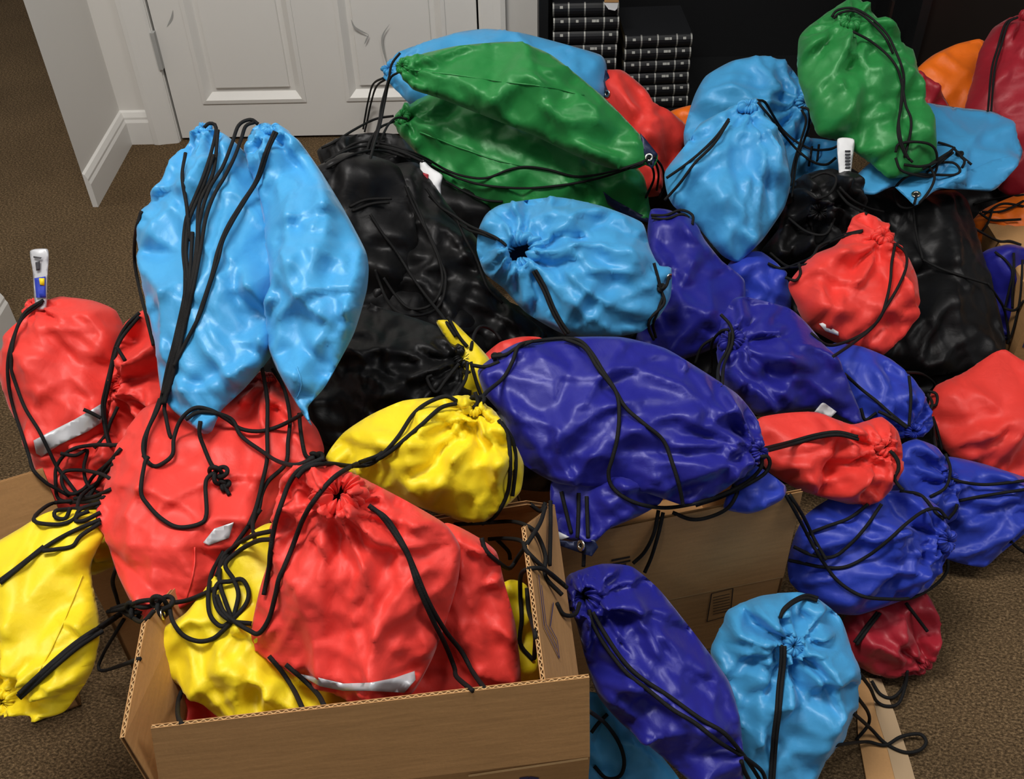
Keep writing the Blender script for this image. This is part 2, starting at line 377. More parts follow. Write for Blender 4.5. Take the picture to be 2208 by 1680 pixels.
# ================================================================== CARDBOARD BOXES
def panel(name, a, b, c, d, parent, t=0.005, flute=True, mat='card'):
    """a-b bottom (hinge) edge, d-c top edge; outer face normal = (b-a)x(d-a). Two liners, a recessed core and a wavy flute along the top."""
    a, b, c, d = [np.array(p, float) for p in (a, b, c, d)]
    n = np.cross(b-a, d-a); n /= np.linalg.norm(n)
    up = ((d-a)+(c-b)); up /= np.linalg.norm(up); lt = 0.0009
    front = slab_vf(a, b, c, d, lt)
    sh = n*(t-lt); back = slab_vf(a-sh, b-sh, c-sh, d-sh, lt)
    o = link(name, *merge([front, back]), mat, parent)
    k1, k2 = n*lt, 0.0035*up
    link('core', *slab_vf(a-k1, b-k1, c-k1-k2, d-k1-k2, t-2*lt), 'core', o)
    if flute:
        L = np.linalg.norm(c-d); m = int(L/0.0075)*6; V = []; Fc = []
        for i in range(m+1):
            f = i/m; p = d + (c-d)*f; q = a + (b-a)*f
            w = -n*(t/2 + (t/2-lt)*0.8*math.sin(2*math.pi*i/6))
            e = 0.0007
            V += [p+w-up*0.0003-n*e, p+w-up*0.0003+n*e, p+w-up*0.005+n*e, p+w-up*0.005-n*e]
            if i:
                k = 4*i
                Fc += [(k-4,k,k+1,k-3),(k-3,k+1,k+2,k-2),(k-1,k+3,k,k-4)]
        link('flute', V, Fc, 'edge', o, occ=False)
    return o
def flatmark(name, pts, n, mat, parent, off=0.0008):
    pts = [np.array(p, float)+n*off for p in pts]
    return link(name, pts, [tuple(range(len(pts)))], mat, parent, occ=False)
def on_plane(x, y, p, n):
    r = ray(x, y); return CAM + r*(np.dot(p-CAM, n)/np.dot(r, n))
def lines(name, segs, p, n, w, mat, parent):
    parts = []
    for (x0,y0,x1,y1) in segs:
        A, B = on_plane(x0,y0,p,n), on_plane(x1,y1,p,n); t = (B-A)/np.linalg.norm(B-A); s = np.cross(n, t)*w/2
        parts.append(([A-s+n*0.0008, B-s+n*0.0008, B+s+n*0.0008, A+s+n*0.0008], [(0,1,2,3)]))
    return link(name, *merge(parts), mat, parent, occ=False)
def down(p, z=0.004): return np.array([p[0], p[1], z])

# front box, open, flaps standing
A = empty('cardboard_box', (0.75, -1.8, 0)); tag(A, 'open brown cardboard box in front, filled with coral and yellow bags', 'box')
ZH, ZT = 0.36, 0.46
FL, FR, BR = at_z(352,1745,ZH), at_z(1272,1632,ZH), at_z(1196,1088,ZH); BL = FL + (BR-FR)
panel('wall', down(FL), down(FR), FR, FL, A, flute=False)
panel('wall', down(FR), down(BR), BR, FR, A, flute=False)
panel('wall', down(BR), down(BL), BL, BR, A, flute=False)
panel('wall', down(BL), down(FL), FL, BL, A, flute=False)
link('bottom', *slab_vf(down(FL), down(BL), down(BR), down(FR), -0.003), 'card', A)
ft0, ft1 = at_z(325,1571,ZT), at_z(1271,1461,ZT)
fp = panel('flap', FL, FR, ft1, ft0, A)
lf0, lf1 = at_z(258,1592,ZT), at_z(305,1345,ZT)
panel('flap', BL, FL, lf0, lf1, A)
rf0, rf1 = at_z(1176,1467,ZT), at_z(1133,1135,ZT)
nrm = np.cross(BR-FR, rf0-FR); nrm /= np.linalg.norm(nrm)
rp = panel('flap', FR + (BR-FR)*0.06, BR, rf1, rf0, A)
lines('arrow_mark', [(1160,1240,1172,1352),(1172,1352,1205,1420),(1205,1420,1200,1380),(1200,1380,1185,1352),(1185,1352,1192,1300),(1166,1262,1176,1345),(1176,1345,1200,1398)], FR, nrm, 0.0022, 'blueink', rp)
bt0, bt1 = at_z(640,1180,ZT-0.04), at_z(1128,1078,ZT-0.04)
panel('flap', BR, BL, BL+(bt0-BL)*0.6, BR+(bt1-BR)*0.9, A, flute=False)
nf = np.cross(FR-FL, ft0-FL); nf /= np.linalg.norm(nf)
w = np.array([0,0,1.0]); nw = np.cross(FR-FL, w); nw /= np.linalg.norm(nw)
lines('crease', [(1010,1672,1268,1634)], FL, nf, 0.003, 'edge', fp)
lines('printed_mark', [(1120,1679,1140,1676),(1140,1676,1160,1679)], FL, nw, 0.006, 'blueink', A)

# box behind, right of the middle
B = empty('cardboard_box', (1.1, -1.4, 0)); tag(B, 'brown cardboard box with a printed label square, under the blue bags', 'box')
zh = 0.145
bR, bL = at_z(1690,1243,zh), at_z(1200,1345,zh)
dirv = bR-bL; back = np.array([-dirv[1], dirv[0], 0]); back /= np.linalg.norm(back); bd = back*0.30
panel('wall', down(bL), down(bR), bR, bL, B, flute=False)
panel('wall', down(bR), down(bR+bd), bR+bd, bR, B, flute=False)
panel('wall', down(bL+bd), down(bL), bL, bL+bd, B, flute=False)
panel('wall', down(bR+bd), down(bL+bd), bL+bd, bR+bd, B, flute=False)
link('bottom', *slab_vf(down(bL), down(bL+bd), down(bR+bd), down(bR), -0.003), 'card', B)
zt = 0.315
tR, tL = at_z(1731,1060,zt), at_z(1190,1166,zt)
bp_ = panel('flap', bL, bR, tR, tL, B, flute=False)
nb = np.cross(bR-bL, np.array([0,0,1.0])); nb /= np.linalg.norm(nb)
nfl = np.cross(bR-bL, tL-bL); nfl /= np.linalg.norm(nfl)
lines('crease', [(1440,1293,1688,1243)], bL, nfl, 0.002, 'edge', bp_)
lines('label_print', [(1534,1279,1580,1268),(1580,1268,1574,1326),(1574,1326,1524,1340),(1524,1340,1534,1279)] + [(1537,1288+6*k,1573,1280+6*k) for k in range(7)], bL, nb, 0.0016, 'ink', B)
lines('label_print', [(1318,1208,1358,1200),(1320,1216,1359,1208),(1322,1222,1350,1216)], bL, nfl, 0.004, 'ink', bp_)

# box behind the front box, at the left
Dx = empty('cardboard_box', (0.5, -1.6, 0)); tag(Dx, 'brown cardboard box behind the front box, beside the yellow bag', 'box')
zt = 0.33; dL, dR = at_z(180,1229,zt), at_z(640,1105,zt)
dd = np.array([-(dR-dL)[1], (dR-dL)[0], 0]); dd = dd/np.linalg.norm(dd)*0.26
zq = 0.235
hL, hR = down(dL, zq)+dd*0.03, down(dR, zq)+dd*0.03
pf = panel('flap', hL, hR, dR, dL, Dx)
panel('wall', down(hL), down(hR), hR, hL, Dx, flute=False)
panel('wall', down(hL+dd), down(hL), hL, hL+dd, Dx, flute=False)
panel('wall', down(hR), down(hR+dd), hR+dd, hR, Dx, flute=False)
panel('wall', down(hR+dd), down(hL+dd), hL+dd, hR+dd, Dx, flute=False)
nd = np.cross(hR-hL, dL-hL); nd /= np.linalg.norm(nd)
# box at the left picture edge
Ex = empty('cardboard_box', (0.05, -1.7, 0)); tag(Ex, 'brown cardboard box cut off by the left edge, below the yellow bag', 'box')
e0, e1 = at_z(-150,1085,0.36), at_z(92,1012,0.36)
ev = e1-e0; en = np.array([ev[1], -ev[0], 0]); en = en/np.linalg.norm(en)*0.30
eh0, eh1 = down(e0,0.26)+en*0.12, down(e1,0.26)+en*0.12
panel('flap', eh0, eh1, e1, e0, Ex, flute=False)
eh1 = eh0+(eh1-eh0)*0.50; en = en*0.25
panel('wall', down(eh1), down(eh0), eh0, eh1, Ex, flute=False)
panel('wall', down(eh0+en), down(eh1+en), eh1+en, eh0+en, Ex, flute=False)
panel('wall', down(eh1+en), down(eh1), eh1, eh1+en, Ex, flute=False)
link('bottom', *slab_vf(down(eh0), down(eh0+en), down(eh1+en), down(eh1), -0.003), 'card', Ex)
# box far right
Fx = empty('cardboard_box', (2.1, -1.0, 0)); tag(Fx, 'brown cardboard box with blue print at the right edge', 'box')
g0 = at_z(2172, 800, 0.0); 
vs, fs = box_vf(g0[0], g0[0]+0.35, g0[1]+0.0, g0[1]+0.30, 0.003, 0.17)
link('body', vs, fs, 'card', Fx)
link('printed_band', *box_vf(g0[0]+0.01, g0[0]+0.33, g0[1]-0.001, g0[1], 0.06, 0.075), 'blueink', Fx)
link('flap', *slab_vf(vs[4], vs[5], np.array(vs[5])+(0.02,-0.02,0.10), np.array(vs[4])+(-0.02,-0.02,0.10), 0.004), 'card', Fx)
# flattened strip of cardboard with tape on the carpet
sp = empty('cardboard_strip', at_z(1900,1600,0)); tag(sp, 'torn cardboard strip with clear tape lying on the carpet', 'cardboard')
def floor_poly(name, px, z0, z1, mat, parent):
    P = [at_z(x, y, z1) for x, y in px]; n = len(P)
    V = [down(p, z0) for p in P] + P
    return link(name, V, [tuple(range(n)), tuple(range(n,2*n))[::-1]] + [(k,n+k,n+(k+1)%n,(k+1)%n) for k in range(n)], mat, parent)
floor_poly('board', [(1846,1470),(1872,1462),(1900,1560),(1925,1640),(1960,1760),(1890,1770),(1868,1680),(1850,1580)], 0.001, 0.004, 'card', sp)
floor_poly('tape', [(1874,1462),(1900,1464),(1930,1540),(1965,1650),(1995,1760),(1950,1760),(1915,1620),(1890,1540)], 0.0042, 0.0048, 'tape', sp)

# ================================================================== BAGS
def inside(P, poly):
    x, y = P[:,0], P[:,1]; c = np.zeros(len(P), bool); n = len(poly); j = n-1
    for i in range(n):
        xi, yi = poly[i]; xj, yj = poly[j]
        if yi != yj:
            c ^= ((yi > y) != (yj > y)) & (x < (xj-xi)*(y-yi)/(yj-yi)+xi)
        j = i
    return c
def triangulate(ol, pts):
    nb = len(ol)
    vin = [Vector((float(a), float(b))) for a, b in ol] + [Vector((float(a), float(b))) for a, b in pts]
    ov, oe, of, iv, ie, if_ = delaunay_2d_cdt(vin, [], [list(range(nb))], 1, 1e-4)
    V = np.array([(v[0], v[1]) for v in ov]); T = np.array([f for f in of if len(f) == 3], int)
    edge = {}
    for t in T:
        for a, b in ((t[0],t[1]),(t[1],t[2]),(t[2],t[0])):
            k = (min(a,b), max(a,b)); edge[k] = edge.get(k, 0)+1
    bd = np.zeros(len(V), bool)
    for (a, b), c in edge.items():
        if c == 1: bd[a] = bd[b] = True
    return V, T, bd
def poisson(X, T, bd):
    n = len(X); L = np.zeros((n, n)); area = np.zeros(n)
    a, b, c = X[T[:,0]], X[T[:,1]], X[T[:,2]]
    ar = np.abs((b[:,0]-a[:,0])*(c[:,1]-a[:,1])-(b[:,1]-a[:,1])*(c[:,0]-a[:,0]))/2
    for k in range(3):
        i, j, o = T[:,k], T[:,(k+1)%3], T[:,(k+2)%3]
        u, v = X[i]-X[o], X[j]-X[o]
        w = np.clip(0.5*(u*v).sum(1)/(2*ar+1e-12), 0.01, 5)
        np.add.at(L, (i, j), -w); np.add.at(L, (j, i), -w); np.add.at(L, (i, i), w); np.add.at(L, (j, j), w)
        np.add.at(area, i, ar/3)
    fr = np.where(~bd)[0]; u = np.zeros(n)
    u[fr] = np.linalg.solve(L[np.ix_(fr, fr)], area[fr])
    return np.maximum(u, 0)
def smooth(h, T, keep, it=1, lam=0.5):
    n = len(h)
    E_ = np.concatenate([T[:,[0,1]], T[:,[1,2]], T[:,[2,0]]]); cnt = np.bincount(E_.ravel(), minlength=n)+1e-9
    for _ in range(it):
        s = np.bincount(E_[:,0], h[E_[:,1]], n) + np.bincount(E_[:,1], h[E_[:,0]], n)
        h = np.where(keep, h, h*(1-lam)+lam*s/cnt)
    return h
BAGS = {}
SHARP = 1.05
EX, EXM, NIT, LB = 0.04, 0.32, 45, 0.055
def buckle(P, T, bd, V, m, rc, crump, rnd):
    """let the cloth have more length than the shape it spans: it buckles into real folds (outline stays put)"""
    n = len(P); E_ = np.concatenate([T[:,[0,1]], T[:,[1,2]], T[:,[2,0]]]); E_ = np.unique(np.sort(E_, 1), axis=0)
    i, j = E_[:,0], E_[:,1]
    L0 = np.linalg.norm(P[i]-P[j], axis=1)
    ex = np.full(len(E_), EX*crump)
    if m is not None:
        mid = (V[i]+V[j])/2-m; d = V[j]-V[i]; r = np.hypot(mid[:,0], mid[:,1])+1e-6
        tang = np.abs(mid[:,0]*d[:,1]-mid[:,1]*d[:,0])/(r*np.hypot(d[:,0], d[:,1])+1e-6)
        ex = ex + EXM*tang**2*np.exp(-(r/(rc*4.5))**1.5)
    R = L0*(1+ex)
    cnt = np.bincount(i, minlength=n)+np.bincount(j, minlength=n)+1e-9
    mov = (~bd).astype(float)[:,None]
    P = P + mov*FWD[None]*rnd.normal(0, 0.0006, (n,1))
    for it in range(NIT):
        D = P[j]-P[i]; l = np.linalg.norm(D, axis=1)+1e-9
        C = (0.5*(l-R)/l)[:,None]*D
        S_ = np.stack([np.bincount(i, C[:,k], n)-np.bincount(j, C[:,k], n) for k in range(3)], 1)/cnt[:,None]
        A_ = np.stack([np.bincount(i, P[j][:,k], n)+np.bincount(j, P[i][:,k], n) for k in range(3)], 1)/cnt[:,None]
        P = P + mov*(1.7*S_ + LB*(A_-P))
    # crisp the folds: push each point further the way it already stands off its surroundings
    Q = P.copy()
    for _ in range(30):
        A_ = np.stack([np.bincount(i, Q[j][:,k], n)+np.bincount(j, Q[i][:,k], n) for k in range(3)], 1)/cnt[:,None]
        Q = np.where(bd[:,None], Q, 0.4*Q+0.6*A_)
        if _ == 0: P2 = Q.copy()
    return P2 + SHARP*(P2-Q)
def bag(key, label, mat, outline, Z, mouth=None, grad=(0, 0), kf=0.75, kb=0.7, hole=0, rc=26, pleat=1.0, crump=1.0, seed=None, name='drawstring_bag', ncre=None, step=8.6, cat='bag', group='drawstring bags in the heap', ymax=-0.11, hem=True, along=None, inbox=False):
    rnd = np.random.RandomState(seed if seed is not None else (abs(hash_str(key)) % 9999))
    ol = catmull(outline, step, True, 0.30)
    c = ol.mean(0)
    if mouth is not None:
        m = np.array(mouth, float); d = np.linalg.norm(ol-m, axis=1); k = np.exp(-(d/45)**2)[:,None]
        ol = ol + rnd.uniform(-3.2, 3.2, ol.shape)*k
    lo, hi = ol.min(0)-1, ol.max(0)+1
    gx, gy = np.meshgrid(np.arange(lo[0], hi[0], step), np.arange(lo[1], hi[1], step*0.866))
    gx = gx + (np.arange(gx.shape[0]) % 2)[:,None]*step*0.5
    pts = np.stack([gx.ravel(), gy.ravel()], 1) + rnd.uniform(-1, 1, (gx.size, 2))*step*0.16
    if mouth is not None:
        RM = 74; pts = pts[np.linalg.norm(pts-m, axis=1) > RM]
        pol = [m[None]+0.01]; r = 4.5
        while r < RM:
            nn = int(2*math.pi*r/(4.2+r*0.045)); t = np.arange(nn)/nn*2*math.pi + rnd.rand()
            pol.append(m + np.stack([r*np.cos(t), r*np.sin(t)], 1)); r += 4.4+r*0.05
        pts = np.concatenate([pts]+pol)
    pts = pts[inside(pts, ol)]
    dm = np.min(np.linalg.norm(pts[:,None]-ol[None], axis=2), axis=1); pts = pts[dm > step*0.5]
    V, T, bd = triangulate(ol, pts)
    sc = Z/F; X = V*sc
    u = poisson(X, T, bd); h0 = np.sqrt(2*u)
    x, y = X[:,0], X[:,1]
    hb = kb*(1.35 if kb >= 0.5 else 1.0)*h0.copy()
    h = kf*h0
    # lumps of the contents
    for _ in range(5):
        p = X[rnd.randint(len(X))]; s = rnd.uniform(0.03, 0.06)
        h *= 1 + rnd.uniform(-0.10, 0.14)*np.exp(-((x-p[0])**2+(y-p[1])**2)/(2*s*s))
    fall = np.clip(h0/0.016, 0, 1)
    size = math.sqrt(max(1e-6, (X.max(0)-X.min(0)).prod()))
    ctr = (np.array(mouth, float) if mouth is not None else None)
    # facets: the cloth hangs in flat planes between a sparse set of high and low points
    def facets(space, amp, rays):
        ii = [np.where(bd)[0][::max(1, int(space*0.55/step))]]
        cand = np.where(~bd)[0]; rnd.shuffle(cand); keep = []
        ang = math.radians(along) if along is not None else 0.0
        ca, sa = math.cos(ang), math.sin(ang)
        def met(d):
            if along is None: return np.hypot(d[...,0], d[...,1])
            s_ = d[...,0]*ca+d[...,1]*sa; t_ = -d[...,0]*sa+d[...,1]*ca
            return np.hypot(s_/1.7, t_/0.85)
        for q in cand:
            if ctr is not None and rays and np.hypot(*(V[q]-ctr)) < space*1.25: continue
            if not keep or met(V[np.array(keep)]-V[q]).min() > space: keep.append(q)
        ii.append(np.array(keep, int)); idx = np.concatenate(ii)
        cp = V[idx]; ch = h[idx] + np.concatenate([np.zeros(len(ii[0])), rnd.uniform(-1, 1, len(keep))*amp*fall[np.array(keep, int)] if keep else np.zeros(0)])
        if ctr is not None and rays:
            nr = rays; th0 = rnd.uniform(0, 6.28); ep = []; eh = []
            for rr, am, sk in ((rc*1.25, 0.006, 1), (rc*2.7, 0.011, 1), (rc*4.6, 0.012, 2)):
                for q in range(0, nr, sk):
                    t = th0 + 2*math.pi*(q + 0.42*math.sin(q*2.4))/nr
                    p = ctr + rr*rnd.uniform(0.85, 1.2)*np.array([math.cos(t), math.sin(t)])
                    dq = np.hypot(*(V-p).T); k = dq.argmin()
                    if dq[k] > step or bd[k]: continue
                    ep.append(V[k]); sg = 1 if (q//sk) % 2 == 0 else -1
                    eh.append(h[k] + sg*am*pleat*rnd.uniform(0.5, 1.2)*fall[k])
            if ep: cp = np.concatenate([cp, ep]); ch = np.concatenate([ch, eh])
        cvs, _, cfs, orig, _, _ = delaunay_2d_cdt([Vector((float(p[0]), float(p[1]))) for p in cp], [], [], 0, 1e-4)
        out = h.copy(); hh = np.array([ch[o[0]] for o in orig]); cv = np.array([(v[0], v[1]) for v in cvs])
        for f in cfs:
            p0, p1, p2 = cv[f[0]], cv[f[1]], cv[f[2]]
            dt = (p1[0]-p0[0])*(p2[1]-p0[1])-(p2[0]-p0[0])*(p1[1]-p0[1])
            if abs(dt) < 1e-6: continue
            l1 = ((V[:,0]-p0[0])*(p2[1]-p0[1])-(p2[0]-p0[0])*(V[:,1]-p0[1]))/dt
            l2 = ((p1[0]-p0[0])*(V[:,1]-p0[1])-(V[:,0]-p0[0])*(p1[1]-p0[1]))/dt
            m_ = (l1 >= -1e-6) & (l2 >= -1e-6) & (l1+l2 <= 1+1e-6)
            out[m_] = (hh[f[0]]*(1-l1-l2)+hh[f[1]]*l1+hh[f[2]]*l2)[m_]
        return out
    f1 = facets(62, 0.0165*crump, rnd.randint(14, 20))
    res = f1 - smooth(f1, T, bd, 10, 0.5)
    h = h*0.15 + f1*0.85
    h = smooth(h, T, bd, 1, 0.25)
    f2 = facets(34, 0.0040*crump, 0)
    res = 0.75*res + 0.5*(f2 - smooth(f2, T, bd, 10, 0.5))
    cre = np.zeros_like(h)
    h = h*0.45 + f2*0.55
    # creases: sharp ridges, steeper on one side, mostly running out from the gathered mouth
    K = int(ncre if ncre is not None else 6 + 75*size)
    cm = (ctr*sc if ctr is not None else X.mean(0))
    for q in range(K):
        p = X[rnd.randint(len(X))]
        rad = p-cm
        if along is not None and rnd.rand() < 0.6: a0 = math.radians(along)
        else: a0 = math.atan2(rad[1], rad[0])
        ang = a0 + rnd.normal(0, 0.35) if rnd.rand() < 0.75 else rnd.uniform(0, 2*math.pi)
        L = rnd.uniform(0.35, 1.0)*size; cs, sn = math.cos(ang), math.sin(ang)
        dx, dy = x-p[0], y-p[1]; s = dx*cs+dy*sn; dd = -dx*sn+dy*cs
        dd = dd + rnd.uniform(-1.2, 1.2)*s*s/ max(size, 0.05)
        tp = np.clip(1-(np.abs(s)/(L/2))**2, 0, 1)
        w1, w2 = rnd.uniform(0.004, 0.009), rnd.uniform(0.012, 0.034)
        if rnd.rand() < 0.5: w1, w2 = w2, w1
        amp = rnd.uniform(0.006, 0.015)*crump*(1 if rnd.rand() < 0.8 else -0.8)
        cre += amp*tp*np.exp(-np.where(dd > 0, dd/w1, -dd/w2))*fall
    h += 0.6*cre; res = res + 0.75*(cre - smooth(cre, T, bd, 8, 0.5))
    h = smooth(h, T, bd, 1, 0.35)
    if mouth is not None:
        dv = V-m; r = np.linalg.norm(dv, axis=1); th = np.arctan2(dv[:,1], dv[:,0])
        a1, a2, a3 = rnd.uniform(0, 6.28, 3)
        tw = th + 0.22*np.sin(2*th+a1) + 0.13*np.sin(3*th+a2) + 0.10*np.sin(5*th+a3) + 0.10*np.sin(r*0.03+a1)
        n1, n2 = rnd.randint(8, 11), rnd.randint(19, 25)
        g = np.clip(h0/0.008, 0, 1)
        ridge = lambda n, ph: 1-2*np.abs(np.sin(n*tw/2+ph))**0.8
        mod = 0.65+0.35*np.sin(3*th+a2)
        h *= 1-0.28*np.exp(-(r/(rc*2.2))**2)
        h += pleat*g*mod*(0.0080*ridge(n1, a2)*np.exp(-(r/(rc*6.5))**1.5)*np.clip(r/(rc*0.9), 0, 1))
        h += pleat*g*(0.0042*ridge(n2, a3)*np.exp(-(r/(rc*2.4))**2)*np.clip(r/(rc*0.6), 0, 1))
        h += g*(0.011 if hole else 0.007)*np.exp(-((r-rc)/(rc*0.42))**2)*(1+0.35*np.sin(n2*tw+a1))
        hr = hole if hole else rc*0.42
        h -= np.clip(h, 0, None)*0 + (0.055 if hole else 0.009)*np.clip(1-(r/hr)**2, 0, 1)**0.6*g
    h[bd] = 0; hb[bd] = 0
    Zp = Z + grad[0]*(V[:,0]-c[0]) + grad[1]*(V[:,1]-c[1])
    base = CAM + np.outer(Zp, FWD) + np.outer(Zp*(V[:,0]-W/2)/F, RIGHT) + np.outer(Zp*(H/2-V[:,1])/F, UP)
    fr = base - np.outer(h, FWD); bk_ = base + np.outer(hb, FWD)
    fr = buckle(fr, T, bd, V, m if mouth is not None else None, rc, crump, rnd)
    res = np.where(bd, 0, np.clip(res, -0.008, 0.008)); fr = fr - np.outer(res, FWD)
    if inbox:
        for P in (fr, bk_, base):
            ds = (P-FL) @ nf + 0.014; P -= np.outer(np.maximum(ds, 0), nf)
    for P in (fr, bk_):
        P[:,2] = np.maximum(P[:,2], 0.006 + 0.002*np.sin(P[:,0]*90)); P[:,1] = np.minimum(P[:,1], ymax)
    # orient
    t0 = T[0]; nn = np.cross(base[t0[1]]-base[t0[0]], base[t0[2]]-base[t0[0]])
    if np.dot(nn, FWD) > 0: T = T[:, ::-1]
    n = len(V); bidx = np.full(n, -1); inn = np.where(~bd)[0]; bidx[inn] = n+np.arange(len(inn)); bidx[bd] = np.where(bd)[0]
    if hole: T_front = T[np.linalg.norm(V[T].mean(1)-m, axis=1) > hole*0.95]
    else: T_front = T
    allV = np.concatenate([fr, bk_[inn]]); Tb = bidx[T[:, ::-1]]
    lowest = allV[:,2].min(); cen = allV.mean(0)
    root = empty(name, (cen[0], cen[1], lowest)); tag(root, label, cat, group)
    Vl = allV
    def sub(faces):
        idx = np.unique(faces); mp = np.full(len(allV), -1); mp[idx] = np.arange(len(idx)); return allV[idx], mp[faces]
    body_f = np.concatenate([T_front, Tb]); v_, f_ = sub(body_f)
    link('body', v_, f_, mat, root, True)
    if mouth is not None and hem:
        rr_ = np.linalg.norm(V-m, axis=1); cen_ = fr[(rr_ < rc*1.1)].mean(0)
        fn = np.cross(fr[T[:,1]]-fr[T[:,0]], fr[T[:,2]]-fr[T[:,0]]); cn = np.linalg.norm(V[T].mean(1)-m, axis=1)
        nv = fn[cn < rc*2.0].sum(0); nv = nv/np.linalg.norm(nv)
        a_ = np.cross(nv, UP); a_ /= np.linalg.norm(a_); b_ = np.cross(nv, a_)
        big = rc*sc*(0.80 if hole else 0.58); small = min(0.011, big*0.62); n_ = 120; k_ = 10; w_ = rnd.randint(13, 18)
        Vh = []
        ja, jb = rnd.uniform(0, 6.28, 2)
        for i_ in range(n_):
            t_ = 2*math.pi*i_/n_; tt = t_ + 0.10*math.sin(3*t_+ja) + 0.07*math.sin(5*t_+jb)
            pl = abs(math.sin(w_*tt/2)); mr = small*(0.62+0.55*pl + 0.12*math.sin(4*t_+jb))
            mj = big*(1+0.10*math.sin(2*t_+ja)+0.06*math.sin(5*t_+jb)); rd = a_*math.cos(t_)*1.12 + b_*math.sin(t_)*0.92
            up_ = 0.25*small*math.sin(3*t_+ja)
            for q_ in range(k_):
                u_ = 2*math.pi*q_/k_
                Vh.append(cen_ + rd*(mj+mr*math.cos(u_)) + nv*(small*0.55 + up_ + mr*1.05*math.sin(u_)))
        Fh = [(i_*k_+q_, ((i_+1)%n_)*k_+q_, ((i_+1)%n_)*k_+(q_+1)%k_, i_*k_+(q_+1)%k_) for i_ in range(n_) for q_ in range(k_)]
        link('gathered_hem', Vh, Fh, mat, root, True)
    BAGS[key] = dict(mat=mat, root=root, V=allV, bvh=BVHTree.FromPolygons([tuple(p) for p in allV], [tuple(t) for t in np.concatenate([T, Tb]).tolist()]))
    return root
def hash_str(s):
    v = 7
    for ch in s: v = (v*131 + ord(ch)) % 1000003
    return v

# ---- black filler bags, added so the gaps deep between the others look dark
def under(key, label, outline, Z, **k): return bag(key, label, 'black', outline, Z, kf=.45, kb=.9, crump=1.3, step=14, **k)
def fillers():
    under('u1', 'added black filler bag deep between the royal blue and coral bags right of centre', [(1400,560),(1560,470),(1760,480),(1900,600),(1960,780),(1900,960),(1760,980),(1600,940),(1450,860),(1400,700)], 1.98)
    under('u2', 'added black filler bag darkening the gap under the sky blue pair', [(600,700),(760,600),(960,640),(1080,720),(1100,900),(980,1000),(800,1020),(640,980),(560,860)], 1.76)
    under('u3', 'added black filler bag under the coral and cobalt bags at the right', [(1880,760),(2000,740),(2100,800),(2120,960),(2060,1080),(1920,1080),(1840,960)], 1.90)
    under('u4', 'added black filler bag below the top sky blue and coral bags', [(1300,330),(1400,300),(1560,300),(1760,330),(1860,380),(1840,460),(1640,500),(1400,460),(1300,420)], 2.36)
    under('u5', 'added black filler bag darkening the space beneath the large royal blue bag', [(1050,900),(1200,860),(1500,900),(1700,960),(1740,1040),(1600,1040),(1400,1010),(1200,1060),(1080,1040)], 1.52)
    under('u6', 'added black filler bag darkening the space under the flat sky blue bag', [(1850,380),(2000,360),(2150,380),(2200,470),(2190,640),(2120,640),(1960,520),(1860,460)], 2.24)
    under('u8', 'added black filler bag darkening the gap left of the lower green bag', [(880,330),(1000,395),(1080,450),(1090,560),(1000,600),(920,540),(870,430)], 2.12)
    under('u9', 'added black filler bag darkening the gap below the sky blue bag with open mouth', [(1060,640),(1200,690),(1400,690),(1440,770),(1300,820),(1120,830),(1060,740)], 1.86)
    under('u7', 'added black filler bag behind the tall sky blue pair', [(620,420),(740,330),(860,360),(900,520),(860,660),(740,700),(640,620)], 1.76)
# ---- the heap, back to front.  Outline points are where each bag's silhouette lies; the third value is its distance from the lens.
bag('orange_far', 'orange bag at the back, half hidden behind the dark red bag', 'orange', [(1972,160),(2010,120),(2060,96),(2090,88),(2112,84),(2128,96),(2150,170),(2130,300),(2060,310),(1995,260)], 2.36, crump=.6, kf=.6, kb=.5)
bag('maroon_far', 'small patch of dark red bag between the green and orange bags', 'maroon', [(1970,150),(2000,172),(2024,186),(2036,210),(2050,240),(2020,290),(1960,280),(1950,200)], 2.30, kf=.5, kb=.4)
bag('maroon', 'large dark red bag at the upper right edge', 'maroon', [(2080,250),(2100,165),(2112,110),(2140,62),(2170,42),(2208,30),(2270,40),(2330,140),(2340,300),(2270,420),(2170,420),(2110,340)], 2.20, (2212,36), crump=.5, kf=.7, kb=.5, grad=(0,-.0002))
bag('orange_sliver', 'sliver of orange bag between the coral and sky blue bags', 'orange', [(1432,250),(1455,236),(1497,226),(1540,240),(1545,290),(1500,300),(1440,290)], 2.32, kf=.6, crump=.4)
bag('sky_top', 'sky blue bag lying on top, behind the upper green bag', 'sky', [(826,165),(842,130),(858,112),(900,97),(985,70),(1050,62),(1130,72),(1250,104),(1296,119),(1308,140),(1306,205),(1260,280),(1100,330),(950,262),(888,228),(850,190)], 2.22, (838,150), rc=18, kf=.55, kb=.5, crump=.6, grad=(0,-.0001))
bag('coral_top', 'coral bag tucked behind the right end of the green bags', 'coral', [(1290,160),(1322,150),(1345,153),(1392,192),(1412,225),(1440,236),(1478,268),(1486,300),(1462,345),(1432,380),(1425,420),(1380,425),(1330,400),(1300,300)], 2.24, kf=.6, crump=1.1)
bag('sky_back', 'sky blue bag with ruffled mouth behind the upright sky blue bag', 'sky', [(1474,290),(1496,210),(1522,164),(1580,131),(1650,120),(1698,138),(1732,186),(1746,240),(1740,292),(1700,345),(1600,370),(1490,350)], 2.14, (1716,236), rc=20, kf=.6, kb=.5)
bag('sky_small', 'small crumpled sky blue bag under the green upright bag', 'sky', [(1690,330),(1728,298),(1800,305),(1830,345),(1815,395),(1745,415),(1695,405)], 2.10, kf=.5, crump=1.5, ncre=40)
